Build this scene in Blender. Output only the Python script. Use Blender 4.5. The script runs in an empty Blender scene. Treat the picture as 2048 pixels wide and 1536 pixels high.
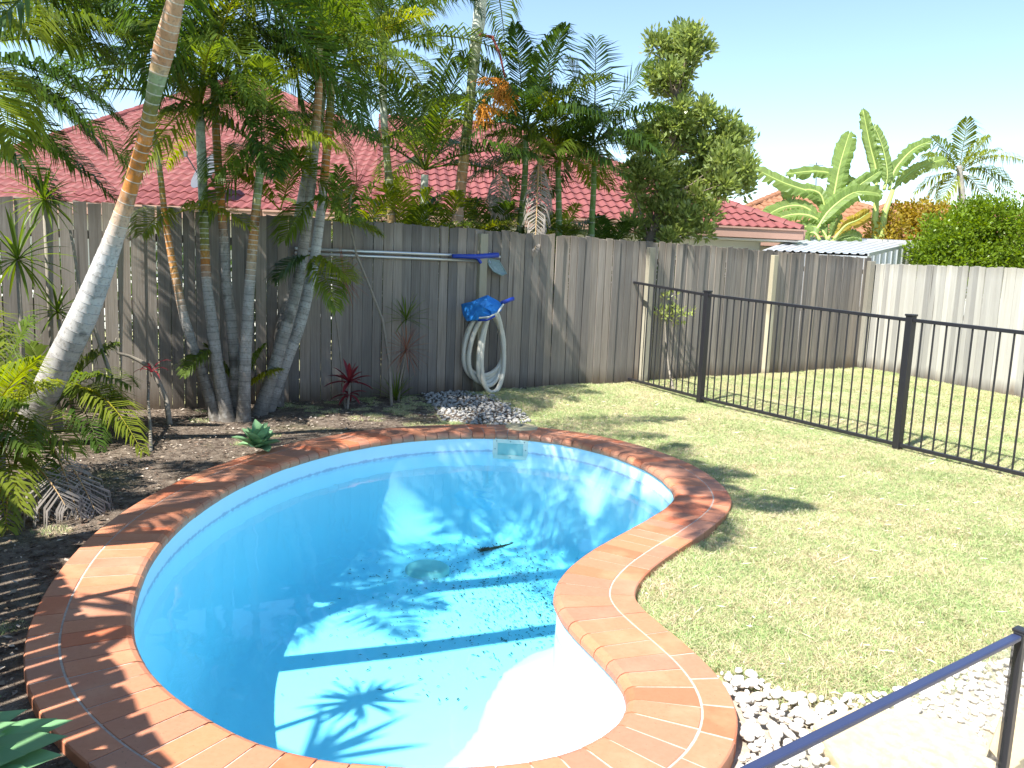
import bpy, bmesh, math, random
import numpy as np
from mathutils import Vector, Matrix
from mathutils.geometry import delaunay_2d_cdt

# ------------------------------------------------------------------ camera, sky, sun, exposure
S = bpy.context.scene
COL = S.collection
CAM = Vector((0.0, 0.0, 1.5))
FW = Vector((0, .98977274, -.14265314)); RT = Vector((.99920096, .00570157, .03955927)); UP = Vector((-.03996804, .14253916, .98898187))
FPX = 1650.0
cd = bpy.data.cameras.new('camera'); cam = bpy.data.objects.new('camera', cd); COL.objects.link(cam)
M4 = Matrix.Identity(4)
for i in range(3):
    M4[i][0] = RT[i]; M4[i][1] = UP[i]; M4[i][2] = -FW[i]; M4[i][3] = CAM[i]
cam.matrix_world = M4
cd.sensor_width = 36; cd.lens = 36 * FPX / 2048; cd.clip_start = .05; cd.clip_end = 900
S.camera = cam

SUN_DIR = Vector((math.cos(math.radians(48)) , math.sin(math.radians(48)), -math.tan(math.radians(54)))).normalized()  # way the light travels
w = bpy.data.worlds.new("World"); S.world = w; w.use_nodes = True
nt = w.node_tree; bg = nt.nodes['Background']
sky = nt.nodes.new('ShaderNodeTexSky'); sky.sky_type = 'NISHITA'; sky.sun_disc = False
sky.sun_elevation = math.radians(54)
sd = -SUN_DIR
sky.sun_rotation = math.atan2(sd.x, sd.y)
sky.air_density = 1.0; sky.dust_density = 0.05; sky.ozone_density = 1.4
nt.links.new(sky.outputs[0], bg.inputs[0]); bg.inputs[1].default_value = .105
sl = bpy.data.lights.new('sun', 'SUN'); so = bpy.data.objects.new('sun', sl); COL.objects.link(so)
sl.energy = 4.7; sl.angle = math.radians(.53); sl.color = (1, .955, .88)
so.rotation_euler = SUN_DIR.to_track_quat('-Z', 'Y').to_euler(); so.location = (-6, -6, 12)
S.view_settings.view_transform = 'Standard'; S.view_settings.look = 'None'
S.view_settings.exposure = 1.35; S.view_settings.gamma = 1; S.view_settings.use_curve_mapping = False
S.cycles.transparent_max_bounces = 24; S.cycles.max_bounces = 10; S.cycles.diffuse_bounces = 4

rnd = random.Random(7); nr = np.random.RandomState(11)

# ------------------------------------------------------------------ helpers
def at(px, py, Y):
    v = FW * FPX + RT * (px - 1024) - UP * (py - 768)
    return CAM + v * (Y / v.y)
def gp(px, py, z=0):
    v = FW * FPX + RT * (px - 1024) - UP * (py - 768)
    return CAM + v * ((z - CAM.z) / v.z)

class MB:
    def __init__(s): s.v = []; s.f = []; s.c = []
    def add(s, vs, fs, col=None):
        o = len(s.v); s.v.extend([tuple(p) for p in vs]); s.f.extend([tuple(i + o for i in f) for f in fs])
        if col is not None: s.c.extend([col] * len(vs))
    def box(s, c, d, rz=0, mat=None, col=None):
        x, y, z = d[0] / 2, d[1] / 2, d[2] / 2
        vs = [Vector((a * x, b * y, e * z)) for a in (-1, 1) for b in (-1, 1) for e in (-1, 1)]
        R = mat if mat is not None else Matrix.Rotation(rz, 3, 'Z')
        vs = [R @ v + Vector(c) for v in vs]
        s.add(vs, [(0, 1, 3, 2), (4, 6, 7, 5), (0, 4, 5, 1), (2, 3, 7, 6), (0, 2, 6, 4), (1, 5, 7, 3)], col)
    def bar(s, a, b, wd, ht=None, col=None):     # rectangular bar from a to b
        a = Vector(a); b = Vector(b); ht = ht or wd
        t = (b - a).normalized(); up = Vector((0, 0, 1))
        if abs(t.z) > .95: up = Vector((0, 1, 0))
        sd_ = t.cross(up).normalized(); u2 = sd_.cross(t)
        vs = []
        for p in (a, b):
            for i, j in ((-1, -1), (1, -1), (1, 1), (-1, 1)): vs.append(p + sd_ * wd / 2 * i + u2 * ht / 2 * j)
        s.add(vs, [(0, 1, 2, 3), (7, 6, 5, 4), (0, 4, 5, 1), (1, 5, 6, 2), (2, 6, 7, 3), (3, 7, 4, 0)], col)
    def tube(s, pts, rad, n=8, cols=None, cap=True):
        pts = [Vector(p) for p in pts]; m = len(pts)
        if not hasattr(rad, '__len__'): rad = [rad] * m
        o = len(s.v); ref = None
        for i, p in enumerate(pts):
            t = (pts[min(i + 1, m - 1)] - pts[max(i - 1, 0)]).normalized()
            if ref is None:
                ref = t.orthogonal().normalized()
            ref = (ref - t * ref.dot(t)).normalized(); b = t.cross(ref)
            for k in range(n):
                a = 2 * math.pi * k / n
                s.v.append(tuple(p + (ref * math.cos(a) + b * math.sin(a)) * rad[i]))
                if cols is not None: s.c.append(cols[i])
        for i in range(m - 1):
            for k in range(n):
                k2 = (k + 1) % n
                s.f.append((o + i * n + k, o + i * n + k2, o + (i + 1) * n + k2, o + (i + 1) * n + k))
        if cap:
            s.f.append(tuple(o + k for k in range(n))[::-1]); s.f.append(tuple(o + (m - 1) * n + k for k in range(n)))
    def mesh(s, name, mat, smooth=False):
        me = bpy.data.meshes.new(name); me.from_pydata(s.v, [], s.f)
        if s.c and len(s.c) == len(s.v):
            a = me.color_attributes.new('tone', 'FLOAT_COLOR', 'POINT')
            a.data.foreach_set('color', np.array([(*c[:3], 1) for c in s.c], dtype=np.float32).ravel())
        if mat: me.materials.append(mat)
        if smooth: me.polygons.foreach_set('use_smooth', [True] * len(me.polygons))
        me.update(); return me
    def build(s, name, mat, parent=None, smooth=False, kind=None, bevel=0):
        o = link(name, s.mesh(name, mat, smooth), parent)
        if kind: o['kind'] = kind
        if bevel:
            m = o.modifiers.new('bevel', 'BEVEL'); m.width = bevel; m.segments = 2; m.limit_method = 'ANGLE'
        return o

def link(name, data, parent=None):
    o = bpy.data.objects.new(name, data); COL.objects.link(o)
    if parent: o.parent = parent
    return o
def tag(o, label=None, cat=None, group=None, kind=None):
    if label: o['label'] = label
    if cat: o['category'] = cat
    if group: o['group'] = group
    if kind: o['kind'] = kind
    return o
def thing(name, label, cat, group=None, loc=None):
    # geometry below is written in world coordinates, so the parts are shifted back by the empty's place
    o = bpy.data.objects.new(name, None); COL.objects.link(o); o.empty_display_size = .1
    o['label'] = label; o['category'] = cat
    if group: o['group'] = group
    return o
def npmesh(name, V, F, mat, parent=None, cols=None, smooth=False, kind=None):
    me = bpy.data.meshes.new(name)
    V = np.asarray(V, np.float32); F = np.asarray(F, np.int32)
    me.vertices.add(len(V)); me.vertices.foreach_set('co', V.ravel())
    k = F.shape[1]
    me.loops.add(F.size); me.loops.foreach_set('vertex_index', F.ravel())
    me.polygons.add(len(F)); me.polygons.foreach_set('loop_start', np.arange(0, F.size, k, dtype=np.int32))
    if cols is not None:
        a = me.color_attributes.new('tone', 'FLOAT_COLOR', 'POINT')
        c = np.ones((len(V), 4), np.float32); c[:, :3] = cols; a.data.foreach_set('color', c.ravel())
    if smooth: me.polygons.foreach_set('use_smooth', [True] * len(F))
    if mat: me.materials.append(mat)
    me.update(calc_edges=True); me.validate()
    o = link(name, me, parent)
    if kind: o['kind'] = kind
    return o

# ------------------------------------------------------------------ materials
class NM:
    def __init__(s, name):
        s.m = bpy.data.materials.new(name); s.m.use_nodes = True; s.t = s.m.node_tree; s.b = s.t.nodes['Principled BSDF']; s.out = s.t.nodes['Material Output']
    def n(s, t, **k):
        x = s.t.nodes.new(t)
        for a, b in k.items(): setattr(x, a, b)
        return x
    def l(s, a, b): s.t.links.new(a, b)
    def coord(s, kind='Object', scale=(1, 1, 1)):
        t = s.n('ShaderNodeTexCoord'); mp = s.n('ShaderNodeMapping'); mp.inputs['Scale'].default_value = scale
        s.l(t.outputs[kind], mp.inputs[0]); return mp.outputs[0]
    def geo(s, scale=(1, 1, 1)):
        t = s.n('ShaderNodeNewGeometry'); mp = s.n('ShaderNodeMapping'); mp.inputs['Scale'].default_value = scale
        s.l(t.outputs['Position'], mp.inputs[0]); return mp.outputs[0]
    def noise(s, co, sc, det=4, rough=.55):
        x = s.n('ShaderNodeTexNoise'); x.inputs['Scale'].default_value = sc; x.inputs['Detail'].default_value = det; x.inputs['Roughness'].default_value = rough
        s.l(co, x.inputs['Vector']); return x.outputs[0]
    def ramp(s, f, stops):
        r = s.n('ShaderNodeValToRGB'); e = r.color_ramp.elements
        while len(e) < len(stops): e.new(.5)
        for i, (p, c) in enumerate(stops): e[i].position = p; e[i].color = (*c, 1)
        s.l(f, r.inputs[0]); return r.outputs[0]
    def mix(s, a, b, f, mode='MIX'):
        x = s.n('ShaderNodeMix', data_type='RGBA', blend_type=mode)
        for sock, v in ((x.inputs[6], a), (x.inputs[7], b)):
            if isinstance(v, tuple): sock.default_value = (*v, 1)
            else: s.l(v, sock)
        if isinstance(f, (int, float)): x.inputs[0].default_value = f
        else: s.l(f, x.inputs[0])
        return x.outputs[2]
    def math(s, op, a, b=None):
        x = s.n('ShaderNodeMath', operation=op)
        for i, v in enumerate((a, b)):
            if v is None: continue
            if isinstance(v, (int, float)): x.inputs[i].default_value = v
            else: s.l(v, x.inputs[i])
        return x.outputs[0]
    def rand(s): return s.n('ShaderNodeObjectInfo').outputs['Random']
    def attr(s, nm='tone'):
        a = s.n('ShaderNodeAttribute'); a.attribute_name = nm; return a.outputs['Color']
    def hsv(s, c, h=.5, sa=1, v=1):
        x = s.n('ShaderNodeHueSaturation'); s.l(c, x.inputs['Color'])
        for i, q in (('Hue', h), ('Saturation', sa), ('Value', v)):
            if isinstance(q, (int, float)): x.inputs[i].default_value = q
            else: s.l(q, x.inputs[i])
        return x.outputs[0]
    def rng(s, f, a, b):
        x = s.n('ShaderNodeMapRange'); s.l(f, x.inputs[0]); x.inputs[3].default_value = a; x.inputs[4].default_value = b; return x.outputs[0]
    def bump(s, h, st=.3, d=.01):
        x = s.n('ShaderNodeBump'); x.inputs['Strength'].default_value = st; x.inputs['Distance'].default_value = d
        s.l(h, x.inputs['Height']); s.l(x.outputs[0], s.b.inputs['Normal'])
    def base(s, c, rough=.6, spec=.3, metal=0):
        if isinstance(c, tuple): s.b.inputs['Base Color'].default_value = (*c, 1)
        else: s.l(c, s.b.inputs['Base Color'])
        s.b.inputs['Roughness'].default_value = rough; s.b.inputs['Specular IOR Level'].default_value = spec; s.b.inputs['Metallic'].default_value = metal
        return s.m

def plain(name, c, rough=.6, spec=.3, metal=0, var=.12, sc=14, bump=0):
    x = NM(name); co = x.coord(); n = x.noise(co, sc)
    col = x.hsv(x.mix(c, c, 0), .5, 1, x.rng(n, 1 - var, 1 + var))
    if bump: x.bump(n, bump, .005)
    return x.base(col, rough, spec, metal)

def mat_wood(name, c1, c2, stain):
    x = NM(name); co = x.coord('Object', (9, 9, .55)); r = x.rand()
    add = x.n('ShaderNodeVectorMath', operation='ADD'); cb = x.n('ShaderNodeCombineXYZ')
    x.l(x.math('MULTIPLY', r, 37.0), cb.inputs[0]); x.l(x.math('MULTIPLY', r, 91.0), cb.inputs[2]); x.l(co, add.inputs[0]); x.l(cb.outputs[0], add.inputs[1]); v = add.outputs[0]
    g = x.noise(v, 9, 6, .7); big = x.noise(v, .8, 3)
    c = x.mix(c1, c2, x.rng(g, -.6, 1.6))
    c = x.mix(c, stain, x.math('MULTIPLY', x.rng(big, -.6, 1.3), .55))
    # knots
    vo = x.n('ShaderNodeTexVoronoi'); vo.inputs['Scale'].default_value = 1.1; x.l(v, vo.inputs['Vector'])
    kn = x.ramp(vo.outputs[0], [(.06, (1, 1, 1)), (.16, (0, 0, 0))])
    c = x.mix(c, (.06, .05, .045), x.math('MULTIPLY', kn, .65))
    tc_ = x.n('ShaderNodeTexCoord'); sp = x.n('ShaderNodeSeparateXYZ'); x.l(tc_.outputs['Object'], sp.inputs[0])
    ft = x.math('ADD', sp.outputs[2], x.math('MULTIPLY', x.math('SUBTRACT', big, .5), .22))
    c = x.mix(c, (.09, .065, .045), x.ramp(ft, [(.02, (.8, .8, .8)), (.13, (0, 0, 0))]))
    tp_ = x.math('SUBTRACT', 1.0, ft); c = x.mix(c, stain, x.ramp(tp_, [(.0, (.55, .55, .55)), (.1, (0, 0, 0))]))
    c = x.hsv(c, .5, x.rng(r, .7, 1.25), x.rng(r, .70, 1.28))
    x.bump(g, .35, .004); return x.base(c, .85, .12)
M = {}
M['paling'] = mat_wood('weathered_paling', (.34, .305, .27), (.19, .165, .14), (.12, .10, .08))
M['paling_pale'] = mat_wood('pale_paling', (.46, .455, .42), (.36, .35, .32), (.25, .235, .195))
M['post_wood'] = mat_wood('treated_post', (.48, .455, .36), (.36, .33, .25), (.24, .215, .16))

def mat_leaf(name, ca, cb, trans=.45, rough=.38, spec=.35, tip=None):
    x = NM(name); r = x.rand(); co = x.geo(); n = x.noise(co, 3.0, 3)
    c = x.mix(ca, cb, x.math('ADD', x.math('MULTIPLY', n, .6), x.math('MULTIPLY', r, .45)))
    c = x.mix(c, x.attr(), 1.0, 'MULTIPLY')
    x.base(c, rough, spec)
    tr = x.n('ShaderNodeBsdfTranslucent'); x.l(x.hsv(c, .485, 1.15, 1.7), tr.inputs[0])
    mx = x.n('ShaderNodeMixShader'); mx.inputs[0].default_value = trans
    x.l(x.b.outputs[0], mx.inputs[1]); x.l(tr.outputs[0], mx.inputs[2]); x.l(mx.outputs[0], x.out.inputs[0]); return x.m
M['frond'] = mat_leaf('palm_frond_green', (.060, .115, .018), (.14, .19, .028))
M['frond_dark'] = mat_leaf('palm_frond_deep_green', (.030, .070, .014), (.075, .13, .022), .42)
M['frond_yellow'] = mat_leaf('palm_frond_yellow_green', (.14, .20, .025), (.24, .27, .035), .5)
M['frond_dead'] = mat_leaf('dry_frond', (.36, .33, .30), (.22, .19, .16), .2, .8, .1)
M['leaf'] = mat_leaf('glossy_leaf', (.14, .21, .055), (.34, .38, .13), .45, .35, .5)
M['leaf_hedge'] = mat_leaf('hedge_leaf', (.07, .14, .015), (.19, .27, .02), .4, .4, .4)
M['leaf_gold'] = mat_leaf('golden_leaf', (.17, .20, .025), (.40, .25, .03), .4, .5, .3)
M['leaf_red'] = mat_leaf('red_leaf', (.16, .022, .03), (.26, .05, .05), .35, .4, .3)
M['leaf_pink'] = mat_leaf('pink_edged_leaf', (.34, .11, .09), (.22, .16, .07), .4, .5, .3)
M['leaf_banana'] = mat_leaf('banana_leaf', (.16, .25, .075), (.25, .34, .11), .5, .4, .4)
M['leaf_agave'] = mat_leaf('agave_leaf', (.15, .29, .15), (.22, .38, .19), .2, .5, .3)

def mat_trunk():
    x = NM('ringed_palm_trunk'); co = x.geo((1, 1, .6)); n = x.noise(co, 22, 5, .65); n2 = x.noise(x.geo(), 5, 3)
    c = x.mix(x.attr(), x.mix(x.attr(), (.58, .57, .54), .5), x.ramp(n, [(.5, (0, 0, 0)), (.68, (.55, .55, .55))]))
    c = x.mix(c, (.03, .028, .022), x.ramp(n2, [(.60, (0, 0, 0)), (.68, (.6, .6, .6))]))
    n4 = x.noise(x.geo(), 45, 3); c = x.mix(c, (.12, .11, .09), x.ramp(n4, [(.52, (0, 0, 0)), (.7, (.55, .55, .55))]))
    x.bump(n, .3, .006); return x.base(c, .75, .2)
M['trunk'] = mat_trunk()
M['bark'] = plain('grey_brown_bark', (.16, .13, .10), .9, .1, var=.4, sc=20, bump=.6)
M['cane'] = plain('pale_cane_stem', (.26, .23, .19), .85, .1, var=.35, sc=30, bump=.4)

def mat_brick():
    x = NM('terracotta_paver'); r = x.rand(); co = x.geo(); n = x.noise(co, 60, 5); n2 = x.noise(co, 4, 4); n3 = x.noise(co, 130, 2)
    c = x.mix((.50, .185, .095), (.60, .25, .145), n)
    c = x.mix(c, (.40, .12, .075), x.math('MULTIPLY', x.ramp(r, [(.72, (0, 0, 0)), (.8, (1, 1, 1))]), .55))
    c = x.mix(c, (.68, .36, .22), x.ramp(n2, [(.5, (0, 0, 0)), (.75, (.55, .55, .55))]))
    c = x.mix(c, (.14, .07, .045), x.ramp(n3, [(.66, (0, 0, 0)), (.74, (.6, .6, .6))]))
    c = x.hsv(c, .5, x.rng(r, .92, 1.08), x.rng(r, .76, 1.16))
    x.bump(n, .12, .002); return x.base(c, .5, .35)
M['brick'] = mat_brick()
M['mortar'] = plain('mortar', (.46, .38, .32), .95, .05, var=.5, sc=50)

def mat_soil():
    x = NM('mulched_soil'); co = x.geo(); n = x.noise(co, 14, 6, .7); n2 = x.noise(co, 90, 3); n3 = x.noise(co, 1.6, 3)
    c = x.mix((.075, .055, .042), (.27, .22, .175), x.ramp(n, [(.35, (0, 0, 0)), (.7, (1, 1, 1))]))
    c = x.mix(c, (.40, .34, .28), x.ramp(n2, [(.6, (0, 0, 0)), (.72, (.8, .8, .8))]))
    c = x.mix(c, (.10, .13, .045), x.ramp(n3, [(.55, (0, 0, 0)), (.75, (.5, .5, .5))]))
    x.bump(x.math('ADD', n, x.math('MULTIPLY', n2, .5)), 1, .03); return x.base(c, .95, .05)
M['soil'] = mat_soil()
def mat_lawn():
    x = NM('lawn_soil'); co = x.geo(); n = x.noise(co, 2.2, 4); n2 = x.noise(co, 60, 4); n3 = x.noise(co, 9, 5)
    c = x.mix((.32, .33, .16), (.52, .45, .29), x.ramp(n, [(.35, (0, 0, 0)), (.7, (1, 1, 1))]))
    c = x.mix(c, (.11, .14, .045), x.ramp(n2, [(.45, (0, 0, 0)), (.7, (.8, .8, .8))]))
    c = x.mix(c, (.42, .31, .20), x.ramp(n3, [(.6, (0, 0, 0)), (.75, (.6, .6, .6))]))
    x.bump(n2, .8, .02); return x.base(c, .95, .05)
M['lawn'] = mat_lawn()
def mat_grass():
    x = NM('grass_blade'); co = x.geo(); n = x.noise(co, 1.5, 5, .7)
    c = x.mix((.51, .55, .34), (.66, .60, .45), x.ramp(n, [(.40, (0, 0, 0)), (.62, (1, 1, 1))]))
    c = x.mix(c, x.attr(), 1.0, 'MULTIPLY'); x.base(c, .6, .15)
    tr = x.n('ShaderNodeBsdfTranslucent'); x.l(c, tr.inputs[0])
    mx = x.n('ShaderNodeMixShader'); mx.inputs[0].default_value = .35
    x.l(x.b.outputs[0], mx.inputs[1]); x.l(tr.outputs[0], mx.inputs[2]); x.l(mx.outputs[0], x.out.inputs[0]); return x.m
M['grass'] = mat_grass()
def mat_pebble():
    x = NM('river_pebble'); r = x.rand(); co = x.geo(); n = x.noise(co, 40, 4); n2 = x.noise(co, 9, 2)
    c = x.mix((.68, .64, .58), (.50, .45, .38), x.math('MULTIPLY', r, .9))
    c = x.mix(c, (.55, .40, .28), x.ramp(n2, [(.6, (0, 0, 0)), (.7, (.6, .6, .6))]))
    c = x.hsv(c, .5, .9, x.rng(n, .8, 1.15)); x.bump(n, .3, .003); return x.base(c, .75, .2)
M['pebble'] = mat_pebble()
M['pebble_shaded'] = plain('shaded_pebble', (.34, .33, .31), .85, .1, var=.5, sc=30)  # darker pebble copy, the shade over the far patch is put into its colour
M['gravel'] = plain('sandy_gravel', (.40, .35, .28), .95, .05, var=.45, sc=70, bump=1)
M['flag'] = plain('sandstone_slab', (.60, .47, .29), .85, .15, var=.12, sc=8, bump=.3)
def mat_shell():
    x = NM('pool_shell_gelcoat'); co = x.geo((1, 1, .35)); n = x.noise(co, 6, 4); n2 = x.noise(x.geo(), 26, 4)
    c = x.mix((.60, .79, .92), (.67, .84, .95), n)
    st = x.noise(x.geo((3.2, 3.2, .5)), 3.1, 5, .7)
    c = x.mix(c, (.66, .70, .76), x.ramp(st, [(.62, (0, 0, 0)), (.72, (.6, .6, .6))]))
    # scum line at the water
    g = x.n('ShaderNodeNewGeometry'); sp = x.n('ShaderNodeSeparateXYZ'); x.l(g.outputs['Position'], sp.inputs[0])
    d = x.math('ABSOLUTE', x.math('ADD', sp.outputs[2], .105)); d = x.math('ADD', d, x.math('MULTIPLY', x.math('SUBTRACT', n2, .5), .035))
    c = x.mix(c, (.32, .40, .55), x.ramp(d, [(.004, (.75, .75, .75)), (.014, (0, 0, 0))]))
    return x.base(c, .35, .4)
M['shell'] = mat_shell()
def schlick(x, f0):
    g = x.n('ShaderNodeNewGeometry'); d = x.n('ShaderNodeVectorMath', operation='DOT_PRODUCT'); x.l(g.outputs['Incoming'], d.inputs[0]); x.l(g.outputs['Normal'], d.inputs[1])
    p = x.math('POWER', x.math('SUBTRACT', 1.0, x.math('ABSOLUTE', d.outputs['Value'])), 5.0)
    return x.math('ADD', f0, x.math('MULTIPLY', p, 1 - f0))
def mat_water():
    x = NM('pool_water'); x.t.nodes.remove(x.b)
    co = x.geo(); n = x.noise(co, 3.2, 2, .5); bp = x.n('ShaderNodeBump'); bp.inputs['Strength'].default_value = .12; bp.inputs['Distance'].default_value = .03
    x.l(n, bp.inputs['Height'])
    tr = x.n('ShaderNodeBsdfTransparent'); gl = x.n('ShaderNodeBsdfGlossy'); gl.inputs['Roughness'].default_value = .02; x.l(bp.outputs[0], gl.inputs['Normal'])
    mx = x.n('ShaderNodeMixShader'); x.l(schlick(x, .035), mx.inputs[0]); x.l(tr.outputs[0], mx.inputs[1]); x.l(gl.outputs[0], mx.inputs[2]); x.l(mx.outputs[0], x.out.inputs[0])
    va = x.n('ShaderNodeVolumeAbsorption'); va.inputs['Color'].default_value = (.0, .90, .988, 1); va.inputs['Density'].default_value = .46
    x.l(va.outputs[0], x.out.inputs['Volume']); return x.m
M['water'] = mat_water()
M['black_metal'] = plain('black_powder_coat', (.018, .018, .022), .4, .5, var=.15)
M['dark_rail'] = plain('sky_tinted_rail', (.030, .040, .095), .35, .5, var=.1)  # blue of the reflected sky is mixed into the dark base colour
def mat_glass():
    x = NM('clear_glass'); x.base((.86, .97, .93), .02, .5); x.t.nodes.remove(x.b)
    tr = x.n('ShaderNodeBsdfTransparent'); tr.inputs[0].default_value = (.965, .985, .975, 1); gl = x.n('ShaderNodeBsdfGlossy'); gl.inputs['Roughness'].default_value = .02
    mx = x.n('ShaderNodeMixShader'); x.l(schlick(x, .03), mx.inputs[0]); x.l(tr.outputs[0], mx.inputs[1]); x.l(gl.outputs[0], mx.inputs[2]); x.l(mx.outputs[0], x.out.inputs[0]); return x.m
M['glass'] = mat_glass()
M['alu'] = plain('brushed_aluminium', (.62, .64, .66), .35, .5, .7, var=.05)
M['blue_plastic'] = plain('blue_plastic', (.015, .05, .38), .4, .5, var=.15)
M['blue_net'] = plain('light_blue_net', (.02, .20, .60), .5, .4, var=.4, sc=22)
M['grey_net'] = plain('grey_green_net', (.20, .27, .27), .7, .2, var=.3, sc=40)
M['hose'] = plain('cream_hose', (.60, .58, .50), .55, .35, var=.12, sc=9)
M['white_plastic'] = plain('white_plastic', (.66, .68, .60), .45, .4, var=.08)
M['beige_plastic'] = plain('beige_plastic', (.46, .40, .25), .5, .35, var=.12)
def mat_tile(name, c1, c2):
    x = NM(name); r = x.rand(); co = x.geo(); n = x.noise(co, 1.1, 4); n2 = x.noise(co, 18, 4)
    c = x.mix(c1, c2, n); c = x.hsv(c, .5, 1, x.math('MULTIPLY', x.rng(n2, .85, 1.15), x.rng(r, .93, 1.07)))
    return x.base(c, .6, .25)
M['tile_red'] = mat_tile('red_roof_tile', (.18, .055, .052), (.235, .082, .076))
M['tile_orange'] = mat_tile('orange_roof_tile', (.33, .165, .09), (.27, .125, .065))
M['fascia'] = plain('brown_gutter', (.36, .22, .17), .5, .3, var=.1)
M['white_wall'] = plain('white_render', (.62, .62, .60), .8, .1, var=.06, sc=3)
M['zinc'] = plain('zinc_sheet', (.50, .52, .54), .4, .5, .35, var=.15, sc=3)
M['dish'] = plain('grey_dish', (.10, .105, .12), .5, .4, var=.05)
M['debris'] = plain('sunken_leaf', (.035, .05, .03), .9, .1, var=.5, sc=30)
M['fruit'] = plain('orange_palm_fruit', (.50, .20, .025), .5, .3, var=.35, sc=25)
M['fruit_stalk'] = plain('red_fruit_stalk', (.20, .04, .03), .6, .3)
M['black_pot'] = plain('dark_drain_pipe', (.02, .02, .025), .6, .3)

# ------------------------------------------------------------------ pool outline (plan, metres)
IN0 = [(-.32,7.02),(.06,7.09),(.50,6.93),(.90,6.50),(1.10,6.02),(1.16,5.55),(1.13,5.22),(1.067,5.104),(.982,4.897),(.799,4.605),(.561,4.286),(.378,4.002),(.258,3.731),(.212,3.488),(.242,3.33),(.321,3.12),(.401,2.935),(.455,2.779),(.467,2.648),(.446,2.55),(.387,2.441),(.28,2.311),(.126,2.225),(-.10,2.175),(-.524,2.168),(-.702,2.249),(-.902,2.379),(-1.074,2.513),(-1.224,2.65),(-1.402,2.905),(-1.476,3.055),(-1.632,3.451),(-1.738,3.844),(-1.80,4.26),(-1.794,4.70),(-1.76,5.14),(-1.63,5.73),(-1.38,6.20),(-1.10,6.58),(-.74,6.87)]
def smooth_closed(P, n):
    P = np.array(P, float); m = len(P)
    for _ in range(2): P = P * .6 + (np.roll(P, 1, 0) + np.roll(P, -1, 0)) * .2
    out = []
    for i in range(m):
        a, b, c, d = P[i - 1], P[i], P[(i + 1) % m], P[(i + 2) % m]
        for k in range(8):
            t = k / 8; out.append(.5 * ((2 * b) + (-a + c) * t + (2 * a - 5 * b + 4 * c - d) * t * t + (-a + 3 * b - 3 * c + d) * t ** 3))
    out = np.array(out); L = np.r_[0, np.cumsum(np.linalg.norm(np.roll(out, -1, 0) - out, axis=1))]
    s = np.linspace(0, L[-1], n, endpoint=False); oc = np.vstack([out, out[:1]])
    return np.c_[np.interp(s, L, oc[:, 0]), np.interp(s, L, oc[:, 1])], L[-1]
NP = 480
POOL, PLEN = smooth_closed(IN0, NP)
TAN = np.roll(POOL, -1, 0) - np.roll(POOL, 1, 0); TAN /= np.linalg.norm(TAN, axis=1)[:, None]
# clockwise path: outward normal is to the left of travel
area = .5 * np.sum(POOL[:, 0] * np.roll(POOL[:, 1], -1) - np.roll(POOL[:, 0], -1) * POOL[:, 1])
NRM = np.c_[-TAN[:, 1], TAN[:, 0]] if area < 0 else np.c_[TAN[:, 1], -TAN[:, 0]]
def ppos(s, r):
    i = (s % 1.0) * NP; a = int(i) % NP; b = (a + 1) % NP; t = i - int(i)
    p = POOL[a] * (1 - t) + POOL[b] * t; n = NRM[a] * (1 - t) + NRM[b] * t; n /= np.linalg.norm(n)
    return p + n * r
def offset_ring(r, n=160): return [ppos(i / n, r) for i in range(n)]
def inside(P, poly):
    P = np.asarray(P); poly = np.asarray(poly); r = np.zeros(len(P), bool); j = len(poly) - 1
    for i in range(len(poly)):
        a, b = poly[i], poly[j]
        cnd = ((a[1] > P[:, 1]) != (b[1] > P[:, 1]))
        with np.errstate(divide='ignore', invalid='ignore'):
            xx = (b[0] - a[0]) * (P[:, 1] - a[1]) / (b[1] - a[1]) + a[0]
        r ^= cnd & (P[:, 0] < xx); j = i
    return r

def und(x, y):     # gentle unevenness of the ground
    return .012 * np.sin(x * 1.7 + .4) * np.cos(y * 1.3) + .008 * np.sin(x * 4.1 + y * 2.9)
def bedrise(x, y): # the bed is mounded a little towards the fence
    return 0.0
def sheet(name, poly, hole, z, step, mat, extra=None):
    poly = [tuple(p) for p in poly]; a = np.array(poly)
    xs = np.arange(a[:, 0].min(), a[:, 0].max(), step); ys = np.arange(a[:, 1].min(), a[:, 1].max(), step)
    G = np.array([(x, y) for x in xs for y in ys]) + nr.uniform(-.2, .2, (len(xs) * len(ys), 2)) * step
    G = G[inside(G, poly)]
    if hole is not None:
        G = G[~inside(G, hole)]
    pts = [Vector(p) for p in poly]; ed = [(i, (i + 1) % len(poly)) for i in range(len(poly))]
    if hole is not None:
        o = len(pts); pts += [Vector(p) for p in hole]; ed += [(o + i, o + (i + 1) % len(hole)) for i in range(len(hole))]
    pts += [Vector(p) for p in G]
    V, E_, F, *_ = delaunay_2d_cdt(pts, ed, [], 0, 1e-5)
    V = np.array([tuple(v) for v in V]); F = np.array([f for f in F if len(f) == 3])
    C = V[F].mean(1); k = inside(C, poly)
    if hole is not None: k &= ~inside(C, hole)
    F = F[k]
    Z = und(V[:, 0], V[:, 1]) + z if not callable(z) else z(V[:, 0], V[:, 1])
    ar = (V[F[:, 1], 0] - V[F[:, 0], 0]) * (V[F[:, 2], 1] - V[F[:, 0], 1]) - (V[F[:, 2], 0] - V[F[:, 0], 0]) * (V[F[:, 1], 1] - V[F[:, 0], 1])
    F[ar < 0] = F[ar < 0][:, ::-1]
    return npmesh(name, np.c_[V, Z], F, mat, smooth=True)

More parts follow.
